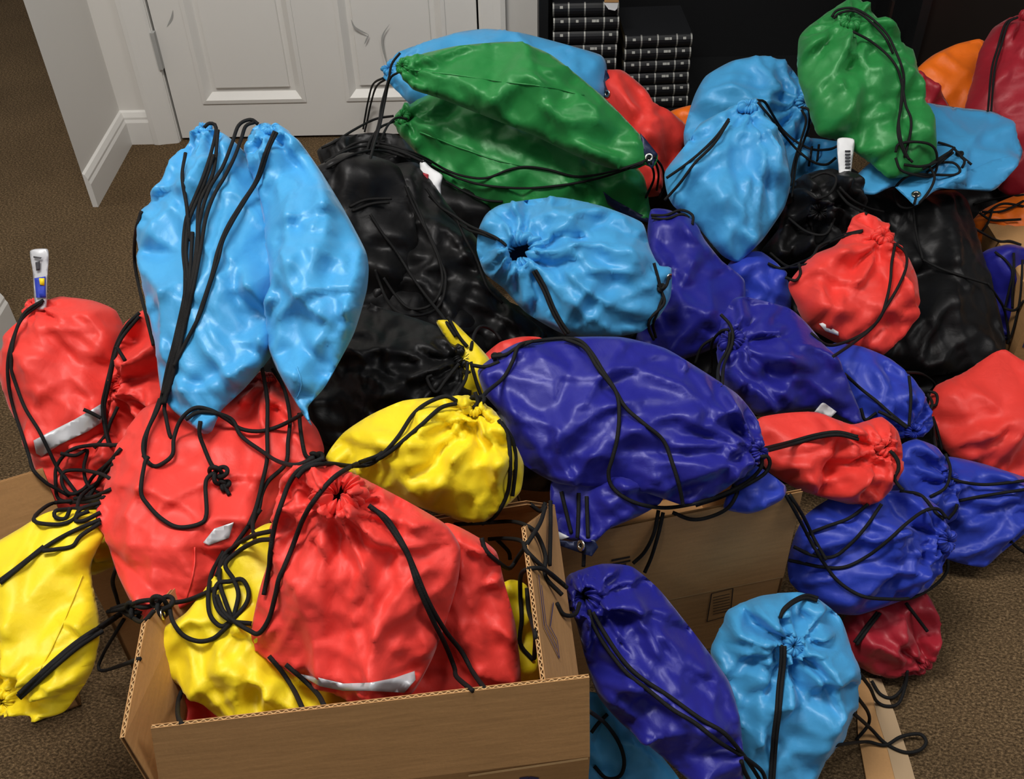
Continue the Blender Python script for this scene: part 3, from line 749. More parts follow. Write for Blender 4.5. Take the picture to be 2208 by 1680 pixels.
bag('sky_flat', 'flattened sky blue bag with a brass eyelet corner, under the green bag', 'sky', [(1985,222),(2060,231),(2140,240),(2178,262),(2192,292),(2205,325),(2194,358),(2165,390),(2137,412),(2040,406),(2012,414),(1973,443),(1930,402),(1885,420),(1842,412),(1850,375),(1900,330),(1950,270)], 1.97, kf=.28, kb=.3, crump=.9, grad=(.0001,-.0010))
bag('green_upright', 'green bag standing upright at the upper right', 'green', [(1722,85),(1742,58),(1810,10),(1848,-6),(1884,30),(1940,90),(1974,142),(1990,220),(2006,262),(2022,348),(1965,378),(1915,384),(1880,352),(1812,303),(1764,291),(1736,212),(1720,160)], 1.92, (1818,68), rc=24, kf=.62, kb=.55, grad=(0,-.00025), along=75)
bag('green_upper', 'upper of the two green bags lying side by side', 'green', [(856,150),(864,124),(905,117),(985,99),(1108,90),(1188,118),(1300,208),(1378,288),(1419,335),(1408,362),(1392,356),(1372,364),(1320,364),(1240,335),(1150,292),(1050,252),(950,213),(890,192)], 1.97, (868,150), rc=18, kf=.7, kb=.3, crump=.8, grad=(0,-.0001), along=15)
bag('green_lower', 'lower green bag lying beneath the other green bag', 'green', [(846,262),(862,240),(900,215),(960,195),(1080,225),(1220,270),(1340,330),(1388,380),(1400,440),(1405,480),(1330,463),(1250,470),(1150,480),(1060,470),(1000,430),(935,366),(895,325),(862,290)], 2.10, (872,258), rc=18, kf=.55, kb=.6, crump=.8, grad=(0,-.0001), along=15)
bag('black_top', 'black bag below the cords of the green bags, top left of the heap', 'black', [(684,325),(735,296),(800,286),(860,292),(905,340),(945,410),(940,480),(860,520),(790,490),(745,430),(708,385)], 1.93, (775,418), rc=26, kf=.6, pleat=1.4, crump=1.2)
bag('black_main', 'big black bag left of the sky blue bag with open mouth', 'black', [(760,400),(830,360),(900,352),(965,440),(1035,525),(1050,600),(1120,670),(1180,722),(1150,765),(1060,765),(980,740),(900,720),(820,700),(775,650),(780,560),(770,470)], 1.80, kf=.6, crump=1.2, grad=(0,-.0003), along=55)
bag('royal_back', 'royal blue bag right of the sky blue bag with open mouth', 'royal', [(1396,500),(1404,452),(1440,452),(1492,474),(1522,520),(1556,562),(1606,606),(1600,690),(1560,742),(1450,780),(1370,745),(1400,640),(1400,570)], 1.80, kf=.65, along=60, grad=(0,-.0003))
bag('cobalt_back', 'blue bag squeezed between the sky blue bag and the coral bag', 'cobalt', [(1570,570),(1610,545),(1642,543),(1682,574),(1706,622),(1704,672),(1690,720),(1620,720),(1570,650)], 1.84, kf=.6)
bag('sky_mid', 'upright sky blue bag with drawn mouth in the upper middle', 'sky', [(1438,415),(1434,370),(1480,310),(1510,266),(1560,240),(1600,218),(1634,212),(1664,252),(1692,312),(1702,368),(1706,395),(1690,450),(1642,520),(1592,564),(1556,550),(1500,484),(1452,444)], 1.86, (1606,240), rc=24, kf=.7, kb=.6, grad=(0,-.0002), along=85)
bag('black_mid', 'crumpled black bag under the white tube', 'black', [(1690,420),(1720,385),(1770,366),(1830,378),(1862,440),(1850,490),(1790,540),(1710,566),(1660,566),(1638,545),(1680,490)], 1.90, (1740,470), kf=.6, crump=1.8, ncre=40, rc=22)
bag('black_right', 'tall black bag behind the coral bag at the right', 'black', [(1840,430),(1900,405),(2000,412),(2060,410),(2088,436),(2112,522),(2142,622),(2162,702),(2166,758),(2092,800),(1992,811),(1940,796),(1890,770),(1930,680),(1950,600),(1900,540),(1850,490)], 1.93, kf=.55, grad=(0,-.0004), along=80)
bag('orange_right', 'orange bag under tangled cords at the right edge', 'orange', [(2096,480),(2124,450),(2208,416),(2290,425),(2300,560),(2230,590),(2160,560),(2108,520)], 2.10, kf=.6, crump=.7)
bag('royal_right', 'royal blue bag under black cords at the right edge', 'royal', [(2105,560),(2130,538),(2172,527),(2205,532),(2240,570),(2235,640),(2190,700),(2170,735),(2150,700),(2120,640)], 1.99, kf=.6, crump=.7)
bag('coral_mid', 'coral bag with gathered mouth right of the upright sky blue bag', 'coral', [(1826,500),(1838,470),(1862,458),(1898,472),(1924,514),(1958,553),(1978,600),(1981,648),(1956,712),(1904,766),(1860,757),(1800,738),(1742,704),(1716,655),(1700,612),(1750,552),(1800,530)], 1.72, (1886,520), rc=24, kf=.7, grad=(0,-.0002))
bag('coral_right', 'large coral bag at the right edge below the black bag', 'coral', [(2006,870),(2018,832),(2082,802),(2140,762),(2168,754),(2208,778),(2290,800),(2310,960),(2240,1050),(2190,1040),(2100,1008),(2050,985),(2016,930)], 1.71, kf=.5, crump=1.1, grad=(0,-.0002))
bag('sky_centre', 'sky blue bag in the centre with an open gathered mouth', 'sky', [(1028,540),(1032,495),(1048,462),(1084,440),(1200,425),(1300,445),(1384,480),(1400,530),(1420,572),(1448,578),(1446,640),(1422,682),(1382,716),(1300,729),(1218,722),(1134,674),(1086,622),(1046,590)], 1.66, (1122,552), hole=24, rc=42, kf=.78, kb=.6, grad=(0,-.0002), seed=5)
bag('coral_peek', 'bit of coral bag peeking out behind the large royal blue bag', 'coral', [(1036,775),(1078,738),(1125,726),(1170,730),(1190,780),(1120,830),(1050,810)], 1.62, kf=.4)
bag('yellow_sliver', 'edge of a yellow bag beside the black bag mouth', 'yellow', [(940,692),(975,692),(1005,720),(1035,750),(1060,784),(1050,850),(1030,880),(990,890),(980,800),(960,730)], 1.47, kf=.35, kb=.3, crump=.4)
bag('black_low', 'black bag with gathered mouth above the yellow bag', 'black', [(690,955),(655,900),(672,840),(722,745),(770,655),(850,672),(930,698),(990,728),(1016,770),(1018,815),(1010,870),(940,910),(830,950),(745,970)], 1.46, (1000,775), rc=26, kf=.6, grad=(.0,-.0003), along=15)
bag('royal_mid', 'royal blue bag with side mouth above the coral bag with long cord', 'royal', [(1556,690),(1580,646),(1608,640),(1700,664),(1742,700),(1792,762),(1832,832),(1856,892),(1850,917),(1800,892),(1742,882),(1640,898),(1600,870),(1560,832),(1546,760)], 1.60, (1572,738), rc=28, kf=.65, grad=(0,-.0002), along=40)
bag('cobalt_mid', 'bright blue bag below the coral bag, next to the cord tangle', 'cobalt', [(1770,760),(1800,740),(1860,748),(1922,775),(1972,820),(2002,872),(2012,916),(1990,942),(1950,944),(1890,940),(1840,910),(1800,830)], 1.64, (1962,928), rc=20, kf=.65, grad=(0,-.0002), along=45)
bag('cobalt_small', 'small bright blue bag between the coral bag and right blue bag', 'cobalt', [(1920,1000),(1945,958),(1976,947),(2020,964),(2046,1000),(2066,1060),(2060,1120),(1990,1140),(1920,1090)], 1.60, (2042,1030), rc=20, kf=.6, along=20)
bag('cobalt_edge', 'bright blue bag resting on the carpet at the right edge', 'cobalt', [(2030,1020),(2044,985),(2120,1000),(2208,1028),(2250,1040),(2252,1110),(2208,1152),(2160,1192),(2122,1223),(2060,1212),(2020,1190),(2030,1100)], 1.63, (2236,1075), rc=24, kf=.6, grad=(0,-.0002), along=150)
bag('maroon_floor', 'dark red bag on the carpet below the bright blue bags', 'maroon', [(1800,1360),(1850,1300),(1900,1260),(1990,1274),(2016,1310),(2021,1360),(2006,1415),(1996,1440),(1955,1462),(1880,1452),(1840,1430),(1800,1400)], 1.50, (1988,1432), rc=20, kf=.6, kb=.4, along=60)
bag('royal_peek', 'royal blue bag hanging over the rear box edge, with dark corner', 'royal', [(1186,1060),(1200,1020),(1300,1010),(1430,1050),(1424,1085),(1380,1112),(1312,1142),(1282,1170),(1232,1166),(1194,1142)], 1.30, kf=.3, kb=.2, grad=(0,-.0001))
bag('royal_corner', 'corner of a blue bag under the mouth of the large royal bag', 'cobalt', [(1560,1095),(1580,1045),(1630,1005),(1694,1048),(1688,1076),(1644,1100),(1610,1108)], 1.33, kf=.3, kb=.2)
bag('cobalt_low', 'bright blue bag with pleated mouth lying beside the rear box', 'cobalt', [(1698,1215),(1712,1160),(1738,1110),(1790,1075),(1860,1062),(1950,1058),(2004,1078),(2034,1112),(2044,1165),(2038,1210),(2002,1270),(1932,1300),(1852,1326),(1800,1322),(1742,1292),(1704,1256)], 1.47, (2030,1160), rc=30, kf=.65, kb=.5, pleat=1.5, grad=(0,-.0001), along=5, seed=4)
bag('coral_long', 'long coral bag with a cord across it, right of centre', 'coral', [(1620,930),(1640,900),(1700,890),(1762,889),(1832,915),(1868,908),(1902,899),(1936,930),(1947,980),(1932,1030),(1872,1092),(1800,1080),(1720,1055),(1652,1012)], 1.47, (1884,962), rc=24, kf=.7, grad=(0,-.0001), along=8)
bag('royal_large', 'large royal blue bag lying across the middle of the heap', 'royal', [(1030,800),(1060,772),(1120,738),(1230,727),(1340,727),(1432,750),(1500,790),(1590,850),(1636,910),(1648,980),(1632,1004),(1582,1042),(1522,1082),(1480,1092),(1400,1066),(1300,1056),(1200,1042),(1132,1004),(1102,954),(1086,900),(1046,852)], 1.33, (1628,972), rc=26, kf=.62, kb=.6, grad=(0,-.0002), along=22, seed=11)
bag('coral_left_far', 'coral bag with silver reflective strip at the left edge', 'coral', [(-16,790),(0,758),(20,720),(75,655),(130,640),(200,648),(250,670),(269,720),(264,790),(246,860),(236,920),(190,962),(110,987),(72,985),(55,942),(20,882),(0,822)], 1.42, (84,652), rc=18, kf=.7, kb=.6, crump=.8, grad=(0,-.0002))
bag('coral_left_under', 'coral bag beneath the knot of tangled cords at the left', 'coral', [(66,975),(110,970),(220,930),(265,950),(270,1040),(235,1110),(160,1130),(92,1115),(80,1030)], 1.40, kf=.4, kb=.4)
bag('coral_left_mid', 'coral bag with side mouth wedged left of the sky blue pair', 'coral', [(232,880),(244,800),(268,704),(310,668),(345,690),(380,800),(400,900),(330,950),(262,980),(236,940)], 1.40, (262,840), rc=22, kf=.55, kb=.5, pleat=1.3)
bag('yellow_left', 'yellow bag with gathered mouth at the left edge', 'yellow', [(-60,1200),(-20,1176),(40,1141),(90,1110),(130,1098),(200,1106),(226,1150),(190,1225),(202,1300),(212,1370),(196,1452),(142,1532),(92,1549),(40,1536),(-20,1545),(-70,1480),(-80,1330)], 1.13, (18,1506), rc=26, kf=.55, kb=.6, grad=(0,-.00025), crump=.8)
bag('yellow_left_top', 'yellow bag corner with pleats under the cord knot', 'yellow', [(120,1110),(170,1095),(240,1100),(262,1160),(250,1215),(200,1240),(140,1220),(110,1170)], 1.24, (222,1172), rc=18, kf=.4)
bag('yellow_mid', 'yellow bag with gathered mouth left of the large royal blue bag', 'yellow', [(702,990),(740,934),(800,894),(870,864),(960,855),(1002,852),(1032,860),(1070,890),(1102,940),(1129,1000),(1122,1060),(1082,1100),(1032,1131),(970,1116),(900,1092),(830,1062),(760,1024)], 1.23, (1022,884), rc=22, kf=.75, kb=.6, grad=(0,-.0001))
bag('coral_box_left', 'large coral bag under the sky blue pair, behind the front box', 'coral', [(214,1095),(240,1010),(270,935),(310,880),(400,850),(470,840),(530,810),(568,800),(606,815),(640,868),(684,925),(699,968),(690,1000),(640,1030),(600,1080),(580,1130),(540,1170),(480,1235),(430,1290),(340,1335),(322,1338),(290,1312),(255,1242),(230,1165)], 1.22, (580,815), rc=18, kf=.6, kb=.55, grad=(0,-.0004), crump=.8)
bag('sky_left_a', 'left one of the two tall sky blue bags standing together', 'sky', [(297,520),(304,478),(324,436),(372,360),(410,302),(434,270),(462,276),(505,305),(545,350),(585,440),(605,560),(604,680),(590,760),(530,835),(478,885),(457,930),(440,936),(414,918),(372,884),(346,842),(334,740),(312,640)], 1.31, (446,276), rc=20, kf=.62, kb=.4, grad=(-.0001,-.0003), along=85, crump=1.15)
bag('sky_left_b', 'right one of the two tall sky blue bags standing together', 'sky', [(528,330),(545,276),(570,266),(602,272),(642,300),(692,370),(742,452),(788,540),(795,580),(790,630),(762,722),(702,832),(664,878),(672,918),(652,892),(622,842),(592,786),(572,720),(582,600),(560,430)], 1.28, (590,288), rc=22, kf=.66, kb=.35, grad=(-.0001,-.0003), along=85, crump=1.2)
bag('red_box_bottom', 'bit of coral bag deep in the left corner of the front box', 'coral', [(380,1540),(392,1490),(450,1480),(540,1520),(560,1590),(470,1610),(395,1590)], 1.10, kf=.35, kb=.3, inbox=True)
bag('yellow_box_right', 'yellow bag deep in the right corner of the front box', 'yellow', [(1060,1280),(1100,1250),(1135,1262),(1155,1320),(1166,1450),(1140,1500),(1090,1490),(1060,1400)], 1.16, kf=.35, kb=.3, crump=.6, inbox=True)
bag('coral_box_right', 'coral bag standing at the right inside the front box', 'coral', [(900,1200),(960,1128),(1030,1158),(1070,1190),(1086,1250),(1112,1350),(1123,1480),(1080,1540),(960,1560),(850,1540),(880,1450),(900,1330)], 1.10, kf=.5, kb=.5, crump=.8, along=75, inbox=True)
bag('yellow_box', 'yellow bag under the coral bag inside the front box', 'yellow', [(304,1400),(322,1370),(400,1322),(470,1232),(540,1150),(584,1128),(640,1160),(660,1300),(690,1420),(760,1520),(700,1570),(600,1590),(490,1560),(420,1505),(340,1442)], 1.075, kf=.42, kb=.45, crump=.9, along=120, grad=(0,-.0001), inbox=True)
bag('coral_box', 'large coral bag with gathered mouth and silver strip in the front box', 'coral', [(540,1370),(560,1270),(584,1190),(590,1110),(610,1032),(640,998),(680,990),(730,1006),(800,1040),(880,1082),(960,1130),(992,1180),(988,1250),(962,1340),(932,1420),(892,1492),(840,1520),(780,1518),(700,1484),(620,1442),(558,1412)], 1.05, (742,1064), rc=40, hole=17, kf=.60, kb=.45, grad=(0,0), along=75, seed=3, inbox=True)
bag('sky_floor_left', 'teal shaded sky blue bag on the floor right of the front box', 'sky', [(1250,1500),(1300,1500),(1400,1600),(1470,1690),(1450,1760),(1270,1760),(1240,1620)], 1.33, kf=.4, kb=.5)
bag('sky_floor', 'sky blue bag with drawn mouth standing on the floor at lower right', 'sky', [(1532,1405),(1560,1342),(1570,1315),(1640,1285),(1720,1277),(1762,1290),(1812,1332),(1836,1400),(1849,1480),(1842,1540),(1818,1588),(1790,1622),(1740,1720),(1650,1750),(1590,1710),(1575,1600),(1560,1490)], 1.35, (1686,1372), rc=24, kf=.72, kb=.6, pleat=1.5, grad=(0,-.0001), seed=8)
bag('royal_floor', 'royal blue bag with open mouth leaning beside the front box', 'royal', [(1214,1275),(1228,1238),(1298,1216),(1362,1222),(1422,1272),(1502,1372),(1572,1470),(1597,1560),(1602,1690),(1560,1730),(1510,1705),(1440,1642),(1342,1562),(1290,1502),(1262,1420),(1242,1342)], 1.22, (1262,1282), hole=22, rc=36, kf=.68, kb=.6, grad=(0,-.0002), along=52, seed=6)
fillers()
# snack sticks and tubes standing in the bags
def stick(key, label, outline, Z, grad=(0,0), mat='paper'):
    return bag(key, label, mat, outline, Z, None, grad, kf=.35, kb=.35, crump=.12, name='snack_stick', ncre=6, step=6, cat='wrapper', group='wrapped snacks standing in the bags')
k1 = stick('stick_left', 'shiny wrapped stick poking out of the left coral bag', [(65,541),(102,537),(105,560),(102,600),(101,650),(98,668),(80,668),(74,645),(71,590)], 1.415, mat='silver')
k2 = stick('stick_black', 'torn white wrapper end between the black and green bags', [(905,352),(912,345),(930,362),(954,378),(950,400),(951,424),(938,420),(925,395),(908,372)], 1.86)
k3 = stick('tube_right', 'white tube with barcode in front of the green upright bag', [(1806,300),(1842,301),(1838,345),(1833,385),(1828,405),(1812,405),(1808,360)], 1.87)

# ================================================================== DETAILS SEWN ON OR LYING ON THE BAGS
ALL = BVHTree.FromPolygons([tuple(map(float, v)) for v in OCC_V], OCC_F)
CAMV = Vector(CAM)
def hit(bvh, x, y):
    r = Vector(ray(x, y)); r.normalize()
    loc, nrm, idx, dist = bvh.ray_cast(CAMV, r)
    return loc, nrm, dist, r
def cord(key, pts, rad=0.0025, name='drawstring', lift=0.0):
    """a cord laid over whatever lies below its path"""
    P = catmull(pts, 5.0); n = len(P); d = np.full(n, np.nan); R = np.zeros((n, 3))
    for i in range(n):
        loc, nrm, dist, r = hit(ALL, P[i][0], P[i][1]); R[i] = r
        if loc is not None: d[i] = dist
    ok = ~np.isnan(d)
    if not ok.any(): return None
    d = np.interp(np.arange(n), np.where(ok)[0], d[ok])
    d = np.minimum(d, np.percentile(d, 15)+0.16)
    # the cord bridges dips: local minimum of depth, then smoothed, never sinking into the cloth
    k = 5
    mn = np.array([d[max(0, i-k):i+k+1].min() for i in range(n)])
    sm = mn.copy()
    for _ in range(8):
        q = np.pad(sm, 2, mode='edge'); sm = (q[:-4]+q[1:-3]+q[2:-2]+q[3:-1]+q[4:])/5
    dd = np.minimum(sm, d - rad*0.6) - rad*0.4 - lift
    for _ in range(2):
        q = np.pad(dd, 1, mode='edge'); dd = (q[:-2]+q[1:-1]+q[2:])/3
    Q = CAM + R*dd[:,None]
    return link(name, *tube_vf(Q, rad), 'cord', BAGS[key]['root'], True, occ=False)
def cords(key, *paths, **kw):
    for p in paths: cord(key, p, **kw)
def offset(p, dx, dy): return [(x+dx, y+dy) for x, y in p]
def knot(key, x, y, s=0.009):
    loc, nrm, dist, r = hit(ALL, x, y)
    c = np.array(loc) - np.array(r)*s*0.7; P = []
    for k in range(60):
        t = 2*math.pi*k/59
        P.append(c + s*((math.sin(t)+2*math.sin(2*t))*0.34*RIGHT + (math.cos(t)-2*math.cos(2*t))*0.34*UP - 0.5*math.sin(3*t)*np.array(r)))
    link('cord_knot', *tube_vf(P, 0.0027, 6), 'cord', BAGS[key]['root'], True, occ=False)
def patch(key, name, poly, mat, off=0.0016, thick=0.0012, step=9, sub=False, dens=0.30, ownonly=True):
    """sewn-on piece following the cloth of its bag"""
    ol = catmull(poly, step, True, 0.0)
    lo, hi = ol.min(0), ol.max(0)
    gx, gy = np.meshgrid(np.arange(lo[0], hi[0], step), np.arange(lo[1], hi[1], step)); pts = np.stack([gx.ravel()+.3, gy.ravel()+.2], 1)
    pts = pts[inside(pts, ol)] if len(pts) else pts
    if len(pts):
        dm = np.min(np.linalg.norm(pts[:,None]-ol[None], axis=2), axis=1); pts = pts[dm > step*0.45]
    V, T, bd = triangulate(ol, pts)
    bvh = BAGS[key]['bvh']; d = np.full(len(V), np.nan); R = np.zeros((len(V), 3))
    for i, (x, y) in enumerate(V):
        loc, nrm, dist, r = hit(bvh, x, y); R[i] = r
        if loc is not None: d[i] = dist
    ok = ~np.isnan(d)
    if not ok.any(): return None
    for i in np.where(~ok)[0]:
        d[i] = d[ok][np.argmin(np.linalg.norm(V[ok]-V[i], axis=1))]
    d = smooth(d, T, np.zeros(len(d), bool), 2, 0.4)
    top = CAM + R*(d-off-thick)[:,None]; bot = CAM + R*(d-off)[:,None]
    n = len(V); t0 = T[0]
    if np.dot(np.cross(top[t0[1]]-top[t0[0]], top[t0[2]]-top[t0[0]]), FWD) > 0: T = T[:, ::-1]
    ed = {}
    for t in T.tolist():
        for a, b in ((t[0],t[1]),(t[1],t[2]),(t[2],t[0])): ed[(a,b)] = 1
    side = [(b, a, a+n, b+n) for (a, b) in ed if (b, a) not in ed]
    return link(name, np.concatenate([top, bot]), T.tolist()+(T[:, ::-1]+n).tolist()+side, mat, BAGS[key]['root'], True)
def eyelet(key, x, y, r0=0.006, r1=0.0026, parent=None):
    loc, nrm, dist, r = hit(ALL, x, y)
    n = np.array(nrm); n = n if np.dot(n, np.array(r)) < 0 else -n
    a = np.cross(n, UP); a /= np.linalg.norm(a); b = np.cross(n, a); c = np.array(loc)+n*0.003; V = []; Fc = []
    for i in range(20):
        t = 2*math.pi*i/20; rd = a*math.cos(t)+b*math.sin(t)
        for k in range(6):
            u = 2*math.pi*k/6; V.append(c+rd*(r0+r1*math.cos(u))+n*r1*0.5*math.sin(u))
    for i in range(20):
        for k in range(6): Fc.append((i*6+k, i*6+(k+1)%6, ((i+1)%20)*6+(k+1)%6, ((i+1)%20)*6+k))
    link('eyelet', V, Fc, 'metal', BAGS[key]['root'], True)
    V = [c+ (a*math.cos(2*math.pi*i/12)+b*math.sin(2*math.pi*i/12))*(r0-r1*0.6) - n*0.001 for i in range(12)]
    link('eyelet_hole', V, [tuple(range(12))], 'cord', BAGS[key]['root'], occ=False)

patch('coral_left_far', 'reflective_strip', [(72,950),(110,930),(160,905),(200,882),(226,866),(228,905),(190,930),(130,958),(90,985),(78,978)], 'silver', off=0.003)
patch('coral_box', 'reflective_strip', [(640,1452),(680,1460),(740,1474),(800,1472),(850,1462),(894,1447),(896,1466),(872,1494),(800,1490),(740,1490),(690,1480)], 'silver', off=0.0045)
patch('coral_box_left', 'reflective_strip', [(438,1170),(462,1140),(504,1126),(494,1160),(450,1176)], 'silver')
patch('coral_box_left', 'corner_tab', [(306,1340),(318,1312),(345,1306),(360,1316),(356,1330),(330,1342),(310,1356)], 'coral')
def seam(key, pts, w=3.0):
    P = catmull(pts, 10); T_ = np.gradient(P, axis=0); T_ /= np.linalg.norm(T_, axis=1, keepdims=True); Nn = np.stack([-T_[:,1], T_[:,0]], 1)*w/2
    patch(key, 'seam', [tuple(p) for p in np.concatenate([P+Nn, (P-Nn)[::-1]])], BAGS[key]['mat'], off=0.0004, thick=0.0014, step=12)
seam('green_upper', [(884,150),(1000,164),(1100,178),(1180,188),(1260,205)]); seam('green_lower', [(905,285),(1010,325),(1090,350),(1200,372),(1280,400)])
seam('yellow_left', [(178,1240),(150,1310),(110,1400),(72,1470)]); seam('coral_box_left', [(420,1180),(418,1230),(400,1295)]); seam('sky_left_b', [(640,860),(650,830),(640,790)])
patch('royal_mid', 'white_label', [(1756,888),(1774,866),(1804,888),(1792,900)], 'paper')
patch('coral_mid', 'white_label', [(1766,698),(1774,696),(1808,716),(1808,724),(1780,714)], 'paper')
patch('royal_peek', 'white_label', [(1182,1150),(1200,1144),(1228,1158),(1210,1164),(1184,1160)], 'paper')
patch('royal_peek', 'corner_patch', [(1184,1160),(1230,1168),(1282,1164),(1290,1180),(1276,1200),(1250,1192),(1210,1178)], 'navy')
patch('green_upper', 'corner_patch', [(1380,286),(1392,300),(1418,332),(1406,366),(1392,348)], 'navy')
patch('green_lower', 'corner_patch', [(1300,412),(1320,428),(1400,472),(1404,482),(1340,464),(1310,440)], 'navy')
patch('sky_top', 'corner_patch', [(1306,150),(1312,160),(1326,208),(1314,206),(1296,196)], 'navy')
patch('sky_flat', 'corner_fold', [(1930,404),(1960,394),(2010,396),(2014,412),(1992,428),(1973,444)], 'sky')
patch('sky_flat', 'folded_flap', [(2018,406),(2080,372),(2140,345),(2196,332),(2196,356),(2166,390),(2138,410),(2060,408)], 'sky')
patch('stick_left', 'printed_panel', [(74,600),(98,596),(99,642),(78,642)], 'maroon' if False else MAT['cobalt'])
patch('stick_left', 'printed_mark', [(84,600),(96,600),(96,616),(86,614)], 'yellow', off=0.003)
patch('stick_left', 'printed_mark', [(72,552),(90,555),(88,558),(72,556)], 'print', off=0.003, step=5)
patch('stick_left', 'printed_mark', [(76,566),(86,562),(86,582),(78,584)], 'print', off=0.003, step=5)
patch('stick_black', 'printed_mark', [(912,372),(924,376),(922,392),(914,384)], 'maroon', off=0.002, step=5)
for k in range(6):
    patch('tube_right', 'barcode_bar', [(1822+0.2*k,324+7*k),(1834,324+7*k),(1834,328+7*k),(1822,328+7*k)], 'print', off=0.002, step=5)
patch('tube_right', 'printed_mark', [(1826,384),(1836,386),(1834,400),(1828,402)], 'coral', off=0.002, step=5)
ALL = BVHTree.FromPolygons([tuple(map(float, v)) for v in OCC_V], OCC_F)
eyelet('sky_flat', 1975, 421); eyelet('green_upper', 1399, 340); eyelet('sky_top', 1311, 202); eyelet('royal_peek', 1256, 1176, .005); eyelet('sky_centre', 1440, 596, .004); eyelet('coral_box_left', 346, 1326, .004)

# ---- drawstrings
p = [(440,275),(452,266),(466,276),(455,330),(435,390),(410,450),(400,480),(395,540),(400,620),(380,720),(360,800),(345,870),(318,930),(310,985)]
cords('sky_left_a', p, offset(p,6,3)[3:12], [(400,330),(393,380),(402,440),(405,470),(410,520)],
  [(470,280),(460,370),(430,440),(425,520),(415,600),(395,700),(372,790),(355,870),(358,900),(365,935),(370,945)],
  [(408,470),(400,560),(398,640),(385,720),(360,820),(350,850)], [(415,500),(410,590),(405,650),(392,730),(368,830),(350,870)], [(403,600),(392,680),(375,750),(357,860)],
  [(305,455),(293,500),(290,560),(300,620),(315,680),(331,745)],
  [(345,860),(330,900),(310,950),(312,985),(330,1005),(350,1000),(372,980),(375,945),(390,905),(420,880),(455,885),(490,905),(520,925),(560,930),(600,920),(640,900),(655,890)],
  [(320,985),(312,1000),(304,1060),(320,1090),(350,1120),(385,1137),(430,1130),(445,1110),(443,1050),(448,1030),(465,1018)],
  [(432,908),(430,935),(440,965),(455,1000),(468,1015)], [(472,1022),(478,1035),(486,1052),(495,1068)])
knot('sky_left_a', 471, 1022, .011); knot('sky_left_a', 484, 1046, .006)
cords('sky_left_b', [(557,268),(540,258),(515,270),(500,310),(480,360),(450,410),(430,480),(425,550),(400,680),(385,760),(355,870)],
  [(548,264),(530,272),(520,300),(505,340),(485,380),(462,420),(444,470),(432,540),(415,630),(395,720)],
  [(597,285),(580,320),(560,380),(530,430),(500,480),(480,520),(470,560),(450,620),(430,680),(400,740),(375,790)], [(592,283),(572,330),(552,390),(520,440),(490,490),(470,540),(455,600),(425,690)],
  [(400,905),(425,890),(460,890),(500,905),(520,940),(560,970),(600,995),(640,1003),(678,987)], [(645,891),(649,935),(659,982),(678,987)])
cords('coral_box_left', [(565,793),(576,862),(576,935),(576,989),(565,1043),(551,1098),(536,1134)], [(587,795),(612,837),(625,899),(621,953),(616,1000),(580,1036),(565,1065),(558,1098),(540,1140)],
  [(366,1301),(406,1294),(449,1276),(471,1265)], [(366,1312),(373,1341),(395,1370),(428,1383),(460,1377),(486,1355),(500,1341)],
  [(232,1319),(268,1312),(301,1297),(348,1294),(359,1305)], [(254,1312),(283,1330),(308,1341),(333,1316)], [(240,1314),(275,1304),(310,1310),(340,1302)], [(250,1225),(243,1254),(250,1283),(261,1312),(290,1325)])
knot('coral_box_left', 682, 988, .008); knot('coral_box_left', 350, 1304, .012); knot('coral_box_left', 292, 1314, .010)
cords('yellow_mid', [(985,865),(960,855),(920,870),(890,895),(860,940),(830,975),(800,1000),(760,1005),(700,1000),(660,1010),(640,1030)], [(985,870),(950,880),(910,915),(870,950),(840,975),(810,992),(770,1003)],
  [(1075,905),(1095,940),(1100,1000),(1095,1060),(1070,1110),(1040,1130)], [(1080,910),(1105,950),(1112,1000),(1105,1070)])
knot('yellow_mid', 1030, 866, .008)
cords('royal_large', [(1030,868),(1050,845),(1085,815),(1105,780),(1120,745),(1160,735),(1215,730),(1250,735),(1275,760),(1300,800),(1330,850),(1335,900),(1330,950),(1320,990),(1312,1020),(1320,1050),(1350,1075),(1390,1090),(1440,1095),(1500,1085),(1560,1065),(1610,1040),(1640,1010),(1643,985)],
  [(1215,730),(1260,750),(1290,795),(1325,840),(1350,880),(1390,915),(1430,950),(1450,1000),(1465,1050),(1473,1090)], [(1640,985),(1655,985),(1660,1000),(1650,1020),(1620,1040),(1560,1070),(1500,1090)],
  [(1060,770),(1090,765),(1115,750),(1150,735)], [(1580,1045),(1590,1060),(1570,1095),(1530,1115),(1490,1120),(1450,1105)], [(1420,1100),(1410,1150),(1390,1190),(1365,1215)], [(1430,1105),(1420,1150),(1405,1200),(1390,1235)],
  [(1024,845),(1030,868),(1020,880)])
knot('royal_large', 1072, 771, .006)
cords('royal_peek', [(1187,1080),(1187,1135),(1185,1220)], [(1248,1063),(1247,1110),(1245,1160)], [(1265,1070),(1266,1110),(1268,1160)], [(1259,1180),(1259,1200),(1258,1222)], [(1210,1060),(1222,1110),(1232,1150)])
